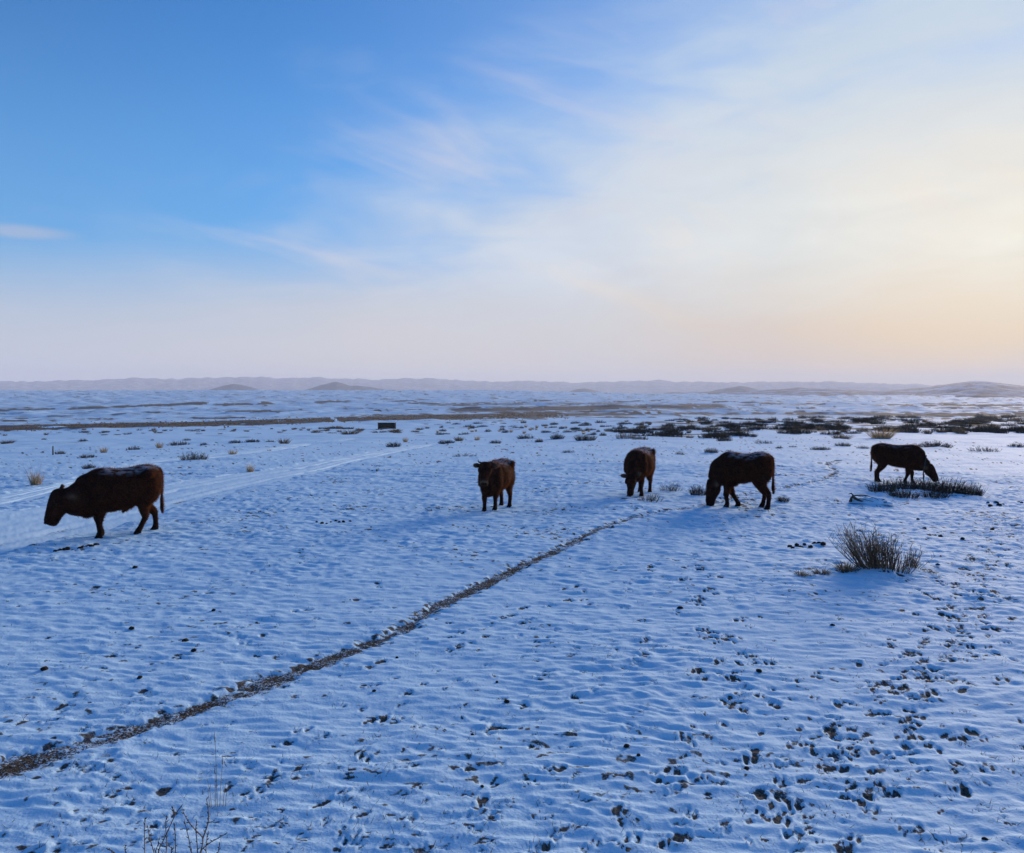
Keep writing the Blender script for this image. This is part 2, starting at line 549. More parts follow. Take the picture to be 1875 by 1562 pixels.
# crusted, finely broken surface beyond the smoother near drifts
dz += 0.030 * (np.abs(fbm(gx / 0.30, gy / 0.17, 2, 48)) - 0.2) * sstep(gd, 7, 13) * (1 - sstep(gd, 35, 60)) * (0.5 + 0.7 * sstep(pnoise(gx / 1.7, gy / 1.7, 49), -0.4, 0.3))
rm = road_mask(gx, gy)
pd_, parc = path_dist(gx, gy)
pw = path_width(gx, gy, parc)
edge_n = 0.050 * fbm(gx / 0.09, gy / 0.09, 2, 51) + 0.06 * pnoise(gx / 0.4, gy / 0.4, 53)
pm = 1 - sstep(pd_ + edge_n - pw, -0.05, 0.03)
halo = (1 - sstep(pd_ - pw, -0.05, 0.22))
for (mx, my, mr, mh) in MOUNDS:
    q = np.hypot((gx - mx) / mr, (gy - my) / (mr * 0.6))
    dz += mh * np.exp(-q * q * 2.2) * (0.8 + 0.4 * pnoise(gx / 0.35, gy / 0.35, 55))
dz = dz * (1 - 0.9 * rm)
b = np.zeros_like(gx)
# thin places where stubble shows
thin = pnoise(gx / 0.16, gy / 0.11, 61) + 0.8 * pnoise(gx / 0.05, gy / 0.05, 62) + 0.7 * pnoise(gx / 1.4, gy / 1.4, 63)
b += (0.66 * sstep(thin, 0.50, 0.82) + 0.5 * sstep(thin, 0.36, 0.6) * sstep(gd, 9, 15)) * (1 - rm)
b += halo * 0.8 * sstep(pnoise(gx / 0.09, gy / 0.07, 65) + 0.35 * halo, 0.28, 0.5)
full = np.zeros_like(GX); full[near] = dz
fb = np.zeros_like(GX); fb[near] = b
frm = np.zeros_like(GX); frm[near] = rm
lr = np.log(rad)
for (x, y, h, sz, dep, br) in prints:
    d = math.hypot(x, y)
    if d < 2.4 or d > 45: continue
    a = math.atan2(x, y)
    if abs(a) > R(39): continue
    ext = 0.17 * sz
    i0, i1 = np.searchsorted(rad, d - ext), np.searchsorted(rad, d + ext)
    j0, j1 = np.searchsorted(th_mid, a - ext / d), np.searchsorted(th_mid, a + ext / d)
    if i1 - i0 < 2 or j1 - j0 < 2: continue
    sx, sy = GX[i0:i1, j0:j1] - x, GY[i0:i1, j0:j1] - y
    p = sx * math.cos(h) + sy * math.sin(h); q = -sx * math.sin(h) + sy * math.cos(h)
    p = p + 0.016 * pnoise(sx / 0.04 + x * 7, sy / 0.04 + y * 7, 71); q = q + 0.016 * pnoise(sx / 0.04 - x * 5, sy / 0.04 + 9, 72)
    toe = 1e9
    rr = np.random.default_rng(int(abs(x * 1e4 + y * 77)))
    sep_, ln_ = rr.choice((0.018, 0.036)) * rr.uniform(0.7, 1.1), rr.uniform(0.065, 0.105)
    for s_ in (-1, 1):
        toe = np.minimum(toe, np.hypot((p - rr.uniform(-0.03, 0.03)) / (ln_ * sz), (q - s_ * sep_ * sz) / (rr.uniform(0.026, 0.040) * sz)))
    toe = toe + 0.38 * pnoise(sx / 0.05 + x * 3, sy / 0.05 + y * 3, 73)
    hole = 1 - sstep(toe, 0.6, 1.0)
    rim = np.exp(-((toe - 1.35) / 0.25) ** 2)
    full[i0:i1, j0:j1] += -0.017 * dep * hole * sz + 0.004 * dep * rim
    fb[i0:i1, j0:j1] = np.maximum(fb[i0:i1, j0:j1], br * (1 - sstep(toe, 0.35, 0.95)))
GZ = GZ + full
# drifts and hummocks farther out: at a low angle mostly their shaded near sides show
for lam, da, db, dc_, dd_, sd, am_ in ((1.5, 16, 28, 60, 110, 141, 0.065), (4.0, 40, 70, 180, 300, 142, 0.055), (12.0, 120, 260, 700, 1000, 143, 0.15), (36.0, 450, 800, 2200, 2700, 144, 0.17)):
    mk = (RD > da) & (RD < dd_)
    hx, hy, hd = GX[mk], GY[mk], RD[mk]
    GZ[mk] += am_ * lam * (np.abs(fbm(hx / (2.2 * lam), hy / lam, 2, sd)) - 0.2) * sstep(hd, da, db) * (1 - sstep(hd, dc_, dd_))
tmp = GZ[near]; tmp -= 0.05 * rm; tmp -= 0.032 * pm; GZ[near] = tmp
bare += fb * (1 - frm)
# --- farther off: dry grass and bare soil show through in streaks and flats
far = (RD > 45) & (RD < 2750)
fx, fy, fd, fz = GX[far], GY[far], RD[far], GZ[far]
qx, qy = project(fx, fy, fz)
qx = np.where(np.abs(TH[far]) < 1.2, qx, 9000)
n1 = fbm(fx / 90, fy / 90, 3, 81); n2 = fbm(fx / 24, fy / 24, 3, 84); n3 = fbm(fx / 7, fy / 7, 2, 87)
fbare = np.zeros_like(fx)


def band(x0, x1, tab, half, k=1.0, soft=0.35):
    global fbare
    yc = np.interp(qx, [t[0] for t in tab], [t[1] for t in tab])
    w = half * (1 + 0.7 * n1)
    v_ = (1 - sstep(np.abs(qy - yc) / np.maximum(w, 0.5), 1 - soft, 1 + soft)) * sstep(qx, x0 - 30, x0 + 20) * (1 - sstep(qx, x1 - 20, x1 + 30))
    fbare = np.maximum(fbare, k * v_ * sstep(n2 + 0.6 * n3, -0.75, -0.35))


band(-200, 1020, [(-200, 790), (0, 785), (240, 778), (400, 776), (560, 769.5), (700, 765.5), (850, 763), (1020, 760)], 4.8, 1.0, 0.4)
band(210, 380, [(210, 745), (380, 738)], 1.9); band(395, 505, [(395, 741), (505, 738.5)], 1.7); band(545, 640, [(545, 738), (640, 734)], 1.5, 0.8)
band(-100, 205, [(-100, 754), (205, 746)], 1.5, 0.8); band(0, 60, [(0, 770), (60, 771)], 1.2); band(400, 515, [(400, 753), (515, 754)], 1.0); band(270, 300, [(0, 755), (300, 755)], 1.0)
band(75, 100, [(0, 771), (100, 771)], 0.9); band(140, 210, [(0, 767), (210, 767)], 0.9); band(350, 460, [(350, 766), (460, 765)], 0.9)
band(1600, 2100, [(1600, 760), (1875, 757), (2100, 756)], 2.6); band(1640, 2100, [(1640, 742), (2100, 742)], 1.4, 0.8)
band(820, 1330, [(820, 752), (1050, 747), (1330, 744)], 5.0, 0.75, 0.8); band(1000, 1620, [(1000, 760), (1300, 757), (1620, 757)], 2.6, 0.7, 0.6)
band(780, 1150, [(780, 741), (1150, 738)], 2.0, 0.6, 0.7)
fbare = np.maximum(fbare, 0.85 * sstep(n2 + 0.5 * n3, 0.32, 0.5) * sstep(fd, 60, 150) * (1 - sstep(fd, 1000, 1400)) * sstep(n1, -0.1, 0.3))
fbare = np.maximum(fbare, (0.50 + 0.35 * n1) * sstep(n2 + 0.7 * n3, -0.15, 0.40) * sstep(fd, 1000, 1600))
fbare = np.maximum(fbare, 0.29 + 0.36 * n2 + 0.15 * n3 - 0.42 * (1 - sstep(fd, 170, 420)))  # fine bare specks, thickened to darken the far snow in place of shade
fbare = np.maximum(fbare, 0.5 * sstep(n3 + 0.4 * n2, 0.35, 0.6) * sstep(fd, 45, 80) * (1 - sstep(fd, 300, 500)))
nt = fbm(fx / 150, fy / 34, 3, 88) + 0.25 * n3
fbare = np.maximum(fbare, 0.8 * sstep(nt, 0.20, 0.36) * sstep(fd, 260, 420) * (1 - sstep(fd, 1300, 1700)) * (0.55 + 0.45 * sstep(qx, 500, 800)))
# leaf litter and bare soil between the shrubs of the belt
bf_ = np.interp(qx, [1110, 1250, 1450, 1600, 1900], [774, 768, 766, 764.5, 763.5]); bn_ = np.interp(qx, [1110, 1200, 1300, 1400, 1600, 1900], [795, 801, 801, 797, 793, 792])
fbare = np.maximum(fbare, 0.75 * sstep(qy, bf_ - 1, bf_ + 1) * (1 - sstep(qy, bn_ - 3, bn_ + 2)) * sstep(qx, 1120, 1240) * sstep(n3 + 0.5 * n2, -0.10, 0.30))
# wheel tracks across the valley stay white
for (xa, ya, xb, yb, w) in ((372, 752, 392, 732, 4), (545, 737, 608, 765, 3), (608, 765, 640, 785, 4)):
    t = np.clip((qy - ya) / (yb - ya), 0, 1); inside = (qy > min(ya, yb)) & (qy < max(ya, yb))
    fbare = np.where(inside & (np.abs(qx - (xa + t * (xb - xa))) < w), 0, fbare)
bare[far] = np.maximum(bare[far], fbare)
bare[RD > 2750] = 0.35
idx = np.arange(NT_ * NR_).reshape(NR_, NT_)
nxt = np.roll(idx, -1, axis=1)
quads = np.stack([idx[:-1], idx[1:], nxt[1:], nxt[:-1]], -1).reshape(-1, 4)[:, ::-1]

snow_m, S, sb = principled('snow_ground', rough=0.8, spec=0.08)
geo = S.node('ShaderNodeNewGeometry')
att = S.node('ShaderNodeAttribute', attribute_name='bare')
n_a = S.noise(geo.outputs['Position'], 60.0, 3.0, 0.65)
n_b = S.noise(geo.outputs['Position'], 9.0, 2.0, 0.5)
fac = S.mul(S.smooth(S.add(att.outputs['Fac'], S.mul(S.sub(n_a, 0.5), 0.9)), 0.26, 0.70), 0.96)
soil = S.mix(S.smooth(S.noise(geo.outputs['Position'], 70.0, 2.0, 0.6), 0.35, 0.65), (0.022, 0.019, 0.018), (0.13, 0.10, 0.07))
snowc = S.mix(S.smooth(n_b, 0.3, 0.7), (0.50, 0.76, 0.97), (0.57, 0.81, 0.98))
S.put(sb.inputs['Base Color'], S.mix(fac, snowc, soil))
S.put(sb.inputs['Roughness'], S.lin(fac, 0, 1, 0.8, 0.95))
bump = S.node('ShaderNodeBump')
bump.inputs['Strength'].default_value = 0.55
bump.inputs['Distance'].default_value = 0.012
S.put(bump.inputs['Height'], S.add(S.mul(S.noise(geo.outputs['Position'], 55.0, 3.0, 0.6), 0.7), S.mul(S.noise(geo.outputs['Position'], 14.0, 2.0, 0.5), 1.0)))
S.put(sb.inputs['Normal'], bump.outputs[0])
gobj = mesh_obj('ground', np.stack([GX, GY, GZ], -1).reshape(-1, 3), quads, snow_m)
set_attr(gobj.data, 'bare', bare)
tag(gobj, 'wind rippled snow plain pocked with hoof prints', None, kind='structure')


def gz(x, y):
    """surface height of the built ground sheet near (x, y)"""
    d = math.hypot(x, y); a = math.atan2(x, y)
    i = int(np.clip(np.searchsorted(rad, d), 1, NR_ - 1)); j = int(np.clip(np.searchsorted(th_mid, a), 0, len(th_mid) - 1))
    return float(GZ[i, j])


# ------------------------------------------------------------------ vehicle tracks (packed snow with ruts)
road_m, S, sb = principled('packed_snow', rough=0.7, spec=0.12)
geo = S.node('ShaderNodeNewGeometry')
att = S.node('ShaderNodeAttribute', attribute_name='bare')
fac = S.smooth(S.add(att.outputs['Fac'], S.mul(S.sub(S.noise(geo.outputs['Position'], 14.0, 3.0, 0.6), 0.5), 0.8)), 0.45, 0.75)
S.put(sb.inputs['Base Color'], S.mix(fac, (0.60, 0.83, 0.98), (0.16, 0.14, 0.12)))
bump = S.node('ShaderNodeBump'); bump.inputs['Strength'].default_value = 0.3; bump.inputs['Distance'].default_value = 0.01
S.put(bump.inputs['Height'], S.noise(geo.outputs['Position'], 20.0, 3.0, 0.6)); S.put(sb.inputs['Normal'], bump.outputs[0])
for (A, B), nm, lab in zip(ROADS, ('road', 'track'), ('wide packed snow vehicle track with wheel ruts behind the walking cow', 'narrow snowy wheel track curving off between the tufts')):
    nl, nc = 420, 44
    q = np.linspace(0, len(A) - 1, nl)
    a_ = np.stack([np.interp(q, np.arange(len(A)), A[:, c]) for c in range(2)], 1); b_ = np.stack([np.interp(q, np.arange(len(B)), B[:, c]) for c in range(2)], 1)
    t = np.linspace(-0.15, 1.15, nc)
    P = a_[:, None, :] * (1 - t[None, :, None]) + b_[:, None, :] * t[None, :, None]
    X, Y = P[..., 0], P[..., 1]
    tt = np.broadcast_to(t, X.shape) + 0.03 * pnoise(X / 3, Y / 3, 90)
    Z = zbase(X, Y) - 0.018 + 0.010 * fbm(X / 0.6, Y / 0.6, 2, 91) + 0.008 * fbm(X / 0.16, Y / 0.16, 2, 93)
    rb = np.zeros_like(X)
    for rc, dd in ((0.15, 0.032), (0.33, 0.016), (0.60, 0.028), (0.81, 0.014)):
        wn = 0.045 * pnoise(X / 5.0 + rc * 9, Y / 5.0, 96) + 0.012 * pnoise(X / 0.7, Y / 0.7 + rc * 5, 99)
        g_ = np.exp(-((tt + wn - rc) / (0.030 + 0.5 * dd)) ** 2) * (0.45 + 0.8 * sstep(pnoise(X / 1.3 + rc * 31, Y / 1.3, 94), -0.3, 0.3))
        Z = Z - dd * g_ + 0.3 * dd * np.exp(-((tt + wn - rc - 0.09) / 0.05) ** 2)
        rb = np.maximum(rb, g_ * (0.62 if rc < 0.3 else 0.45) * (1 - sstep(np.hypot(X, Y), 18, 40)))
    ii = np.arange(nl * nc).reshape(nl, nc)
    F = np.stack([ii[:-1, :-1], ii[:-1, 1:], ii[1:, 1:], ii[1:, :-1]], -1).reshape(-1, 4)
    V = np.stack([X, Y, Z], -1).reshape(-1, 3)
    e1, e2 = V[F[0, 1]] - V[F[0, 0]], V[F[0, 3]] - V[F[0, 0]]
    if np.cross(e1, e2)[2] < 0: F = F[:, ::-1]
    o = mesh_obj(nm, V, F, road_m)
    set_attr(o.data, 'bare', rb)
    tag(o, lab, None, kind='structure')

# ------------------------------------------------------------------ trodden cattle path (mud, clods, flattened grass)
mud_m, S, sb = principled('trodden_path', rough=0.95, spec=0.1)
geo = S.node('ShaderNodeNewGeometry')
n_a = S.noise(geo.outputs['Position'], 60.0, 4.0, 0.65); n_b = S.noise(geo.outputs['Position'], 150.0, 2.0, 0.6)
dirt = S.mix(S.smooth(n_b, 0.38, 0.62), (0.020, 0.016, 0.014), (0.17, 0.125, 0.08))
hgt = S.node('ShaderNodeAttribute', attribute_name='bare')
S.put(sb.inputs['Base Color'], S.mix(S.smooth(S.add(n_a, hgt.outputs['Fac']), 0.50, 0.60), dirt, (0.56, 0.77, 0.95)))
P = path_line[::1]
T = np.gradient(P, axis=0); T /= np.hypot(*T.T)[:, None]
N = np.stack([-T[:, 1], T[:, 0]], 1)
q = np.arange(0, len(P) - 1, 0.36)
Pq = np.stack([np.interp(q, np.arange(len(P)), P[:, c]) for c in range(2)], 1); Nq = np.stack([np.interp(q, np.arange(len(P)), N[:, c]) for c in range(2)], 1)
off = np.linspace(-0.27, 0.27, 32)
X = Pq[:, None, 0] + Nq[:, None, 0] * off[None]; Y = Pq[:, None, 1] + Nq[:, None, 1] * off[None]
cl = 0.016 * np.abs(fbm(X / 0.07, Y / 0.07, 2, 95)) + 0.012 * fbm(X / 0.22, Y / 0.22, 2, 97)
Z = zbase(X, Y) - 0.017 + cl
nl, nc = X.shape
ii = np.arange(nl * nc).reshape(nl, nc)
F = np.stack([ii[:-1, :-1], ii[:-1, 1:], ii[1:, 1:], ii[1:, :-1]], -1).reshape(-1, 4)[:, ::-1]
o = mesh_obj('path', np.stack([X, Y, Z], -1).reshape(-1, 3), F, mud_m)
set_attr(o.data, 'bare', np.clip(cl * 6, -0.08, 0.12) - 0.03 + 0.09 * pnoise(X / 0.5, Y / 0.5, 98) + 0.10 * sstep(np.abs(np.broadcast_to(off, X.shape)), 0.06, 0.16))
tag(o, 'dark trodden cattle path winding across the snow', None, kind='structure')

# ------------------------------------------------------------------ hills and far mountains


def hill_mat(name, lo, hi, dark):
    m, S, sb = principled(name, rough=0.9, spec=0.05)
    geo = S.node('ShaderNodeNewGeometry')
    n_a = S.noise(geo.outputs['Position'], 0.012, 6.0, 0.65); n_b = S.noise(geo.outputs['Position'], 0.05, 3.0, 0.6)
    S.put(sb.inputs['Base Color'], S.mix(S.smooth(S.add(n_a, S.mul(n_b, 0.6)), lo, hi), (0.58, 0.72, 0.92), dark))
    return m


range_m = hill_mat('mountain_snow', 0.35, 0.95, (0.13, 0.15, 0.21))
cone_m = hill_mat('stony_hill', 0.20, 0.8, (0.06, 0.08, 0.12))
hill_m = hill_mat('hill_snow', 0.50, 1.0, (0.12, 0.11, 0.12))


def ridge(name, label, tab, d0, dc, d1, amp, seed, n_az=420, n_d=60, base=-60.0, mat=None, jag=0.0):
    """a range of hills: crest heights read along the skyline, real depth in front of and behind it"""
    xs = np.array([t[0] for t in tab], float)
    q = np.linspace(xs[0], xs[-1], n_az)
    yc = np.interp(q, xs, [t[1] for t in tab])
    a = np.arctan((q - CX) / FPX)
    yc = yc + jag * fbm(q / 26, q * 0, 3, seed)
    crest = np.array([CAM_Z + dc * ray(px, py)[2] / math.hypot(*ray(px, py)[:2]) for px, py in zip(q, yc)])
    dd = np.concatenate([np.linspace(d0, dc, n_d // 2), np.linspace(dc, d1, n_d - n_d // 2 + 1)[1:]])
    AA, DD = np.meshgrid(a, dd)
    X, Y = DD * np.sin(AA), DD * np.cos(AA)
    k = np.where(DD < dc, sstep(DD, d0, dc) ** 1.1, 1 - sstep(DD, dc, d1))
    CR = np.broadcast_to(crest, AA.shape)
    rough = np.abs(fbm(X / (0.05 * dc), Y / (0.05 * dc), 4, seed))
    fall = np.broadcast_to(np.clip((crest - base) / max(crest.max() - base, 1), 0, 1), AA.shape)
    Z = base + (CR - base) * k - amp * rough * (1 - np.exp(-((DD - dc) / (0.12 * (d1 - d0))) ** 2)) * fall
    ii = np.arange(X.size).reshape(X.shape)
    F = np.stack([ii[:-1, :-1], ii[:-1, 1:], ii[1:, 1:], ii[1:, :-1]], -1).reshape(-1, 4)[:, ::-1]
    o = mesh_obj(name, np.stack([X, Y, Z], -1).reshape(-1, 3), F, mat or hill_m)
    tag(o, label, None, kind='structure')
    return o


def bumps(y0, peaks, x0, x1, n=160):
    xs = np.linspace(x0, x1, n); y = np.full(n, float(y0))
    for (c, h, wl, wr) in peaks:
        w = np.where(xs < c, wl, wr)
        y = np.minimum(y, y0 - h * np.exp(-np.abs((xs - c) / w) ** 1.5))
    return list(zip(xs, y))


ridge('mountain_range', 'pale snowy mountain range fading into haze along the skyline',
      [(-300, 699), (0, 698), (60, 698.5), (100, 696.5), (170, 696), (250, 692), (320, 694), (400, 691), (450, 690), (520, 692.5), (560, 691), (600, 692), (680, 695), (720, 694), (780, 692), (840, 696), (900, 699), (960, 697), (1050, 700.5),
       (1120, 699), (1180, 696.5), (1205, 696), (1240, 699), (1330, 700), (1400, 699), (1500, 698.5), (1560, 700), (1640, 703), (1750, 705), (1875, 706), (2200, 706)], 8600, 11000, 13200, 95, 101, n_az=700, mat=range_m, jag=3.4)
ridge('hills', 'faint blue conical hills standing before the mountain range',
      bumps(726, [(428, 23, 62, 70), (615, 26.5, 66, 62), (650, 20, 60, 95), (760, 8, 60, 30), (880, 9, 45, 35), (945, 9.5, 50, 50), (1000, 8, 40, 40), (1070, 15, 45, 42), (1110, 7, 40, 40), (1355, 19, 70, 60), (1465, 17, 70, 60), (1240, 8, 70, 60)], 250, 1650, 420), 4700, 5500, 6600, 34, 111, n_az=600, mat=cone_m, jag=1.0)
ridge('hill', 'long low snow dusted hill rising at the far right',
      [(1040, 731), (1100, 726), (1180, 722.5), (1300, 717), (1400, 713.5), (1460, 711.5), (1510, 711), (1550, 713), (1590, 715.5), (1640, 713.5), (1700, 708.5), (1745, 702), (1780, 697.5), (1800, 697.8), (1840, 702.5), (1875, 706.5), (1950, 713), (2100, 717), (2300, 720), (2500, 726)],
      1500, 2500, 3300, 10, 121, n_az=300, base=-26.0)

# ------------------------------------------------------------------ haze: even, pale air round the whole scene
hz = bpy.data.materials.new('haze_air'); hz.use_nodes = True
hz.node_tree.nodes.clear()
H = NT(hz.node_tree)
vol = H.node('ShaderNodeVolumePrincipled')
vol.inputs['Color'].default_value = (0.93, 0.95, 1.0, 1)
vol.inputs['Density'].default_value = 1.1e-4
vol.inputs['Anisotropy'].default_value = 0.1
ho = H.node('ShaderNodeOutputMaterial')
hz.node_tree.links.new(vol.outputs[0], ho.inputs['Volume'])
bx = np.array([[x, y, z] for x in (-14500, 14500) for y in (-14500, 14500) for z in (-100, 230)], float)
haze = mesh_obj('haze', bx, [(0, 1, 3, 2), (4, 6, 7, 5), (0, 4, 5, 1), (2, 3, 7, 6), (0, 2, 6, 4), (1, 5, 7, 3)], hz, smooth=False)
tag(haze, 'thin pale winter haze over the plain', None, kind='stuff')


# ------------------------------------------------------------------ cattle
def loft(rings, n=20, power=2.2):
    """rings: (centre, lateral axis*half-width, up axis*half-height); closed at both ends"""
    V, F = [], []
    for c, a, b in rings:
        for k in range(n):
            t = 2 * math.pi * k / n
            ct, st = math.cos(t), math.sin(t)
            e = 2.0 / power
            V.append(np.asarray(c) + np.asarray(a) * math.copysign(abs(ct) ** e, ct) + np.asarray(b) * math.copysign(abs(st) ** e, st))
    m = len(rings)
    for i in range(m - 1):
        for k in range(n):
            k2 = (k + 1) % n
            F.append((i * n + k, i * n + k2, (i + 1) * n + k2, (i + 1) * n + k))
    c0 = len(V); V.append(np.mean(V[:n], axis=0)); V.append(np.mean(V[(m - 1) * n:m * n], axis=0))
    for k in range(n):
        k2 = (k + 1) % n
        F.append((c0, k2, k)); F.append((c0 + 1, (m - 1) * n + k, (m - 1) * n + k2))
    return V, F


def spline(P, n):
    """Catmull-Rom through rows of P"""
    P = np.asarray(P, float)
    Q = np.vstack([2 * P[0] - P[1], P, 2 * P[-1] - P[-2]])
    out = []
    segs = len(P) - 1
    for s in np.linspace(0, segs, n):
        i = min(int(s), segs - 1); t = s - i
        a, b, c, d = Q[i], Q[i + 1], Q[i + 2], Q[i + 3]
        out.append(0.5 * (2 * b + (c - a) * t + (2 * a - 5 * b + 4 * c - d) * t * t + (3 * b - a - 3 * c + d) * t ** 3))
    return np.array(out)


def tube(P, n=24, sides=14, lat=(0, 1, 0)):
    """P rows: x, y, z, half-depth (in the plane), half-width (across)"""
    Q = spline(P, n)
    Q[:, 3:] = np.maximum(Q[:, 3:], 0.004)
    T = np.gradient(Q[:, :3], axis=0); T /= np.linalg.norm(T, axis=1)[:, None]
    rings = []
    for q, t in zip(Q, T):
        l = np.asarray(lat, float); l = l - t * (l @ t); l /= np.linalg.norm(l)
        u = np.cross(t, l)
        rings.append((q[:3], l * q[4], u * q[3]))
    return loft(rings, sides)


fur_m, S, sb = principled('cow_fur', rough=0.9, spec=0.08)
oi = S.node('ShaderNodeObjectInfo')
att = S.node('ShaderNodeAttribute', attribute_name='frost')
dk = S.node('ShaderNodeAttribute', attribute_name='dark')
geo = S.node('ShaderNodeNewGeometry')
n_a = S.noise(S.node('ShaderNodeTexCoord').outputs['Object'], 9.0, 4.0, 0.6)
base = S.mix(S.smooth(n_a, 0.35, 0.68), (0.015, 0.0062, 0.0045), (0.058, 0.0185, 0.009))
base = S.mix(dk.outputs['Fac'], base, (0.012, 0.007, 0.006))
muz = S.node('ShaderNodeAttribute', attribute_name='pale')
base = S.mix(muz.outputs['Fac'], base, (0.20, 0.13, 0.085))
S.put(sb.inputs['Base Color'], S.mix(att.outputs['Fac'], base, (0.55, 0.58, 0.66)))
# long winter hair lets some light through
coat_m = bpy.data.materials.new('cow_winter_coat'); coat_m.use_nodes = True
S = NT(coat_m.node_tree); S.n.clear()
att = S.node('ShaderNodeAttribute', attribute_name='frost'); dk = S.node('ShaderNodeAttribute', attribute_name='dark'); muz = S.node('ShaderNodeAttribute', attribute_name='pale')
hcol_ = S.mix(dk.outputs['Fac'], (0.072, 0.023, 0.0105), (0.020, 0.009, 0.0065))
hcol_ = S.mix(muz.outputs['Fac'], hcol_, (0.24, 0.16, 0.10))
hcol_ = S.mix(att.outputs['Fac'], hcol_, (0.60, 0.62, 0.68))
df, tr = S.node('ShaderNodeBsdfDiffuse'), S.node('ShaderNodeBsdfTranslucent')
S.put(df.inputs[0], hcol_); S.put(tr.inputs[0], S.mix(0.35, hcol_, (0.50, 0.20, 0.07)))
mx = S.node('ShaderNodeMixShader'); mx.inputs[0].default_value = 0.45
S.l.new(df.outputs[0], mx.inputs[1]); S.l.new(tr.outputs[0], mx.inputs[2])
mo = S.node('ShaderNodeOutputMaterial'); S.l.new(mx.outputs[0], mo.inputs[0])
hoof_m = principled('hoof_horn', (0.016, 0.013, 0.012), 0.9, 0.1)[0]
horn_m = principled('cow_horn', (0.05, 0.038, 0.03), 0.6, 0.2)[0]
eye_m = principled('cow_eye', (0.006, 0.005, 0.005), 0.35, 0.3)[0]
nose_m = principled('cow_nostril', (0.008, 0.006, 0.006), 0.9, 0.05)[0]

TORSO = [  # x, top, bottom, half-width   (withers height 1)
    (-0.515, 0.85, 0.66, 0.05), (-0.50, 0.90, 0.60, 0.115), (-0.455, 0.955, 0.54, 0.175), (-0.37, 0.995, 0.49, 0.215), (-0.26, 1.0, 0.475, 0.225), (-0.10, 0.972, 0.425, 0.255), (0.04, 0.962, 0.395, 0.268),
    (0.17, 0.972, 0.382, 0.258), (0.31, 0.988, 0.372, 0.222), (0.43, 0.955, 0.335, 0.190), (0.53, 0.88, 0.32, 0.155), (0.59, 0.79, 0.36, 0.10)]


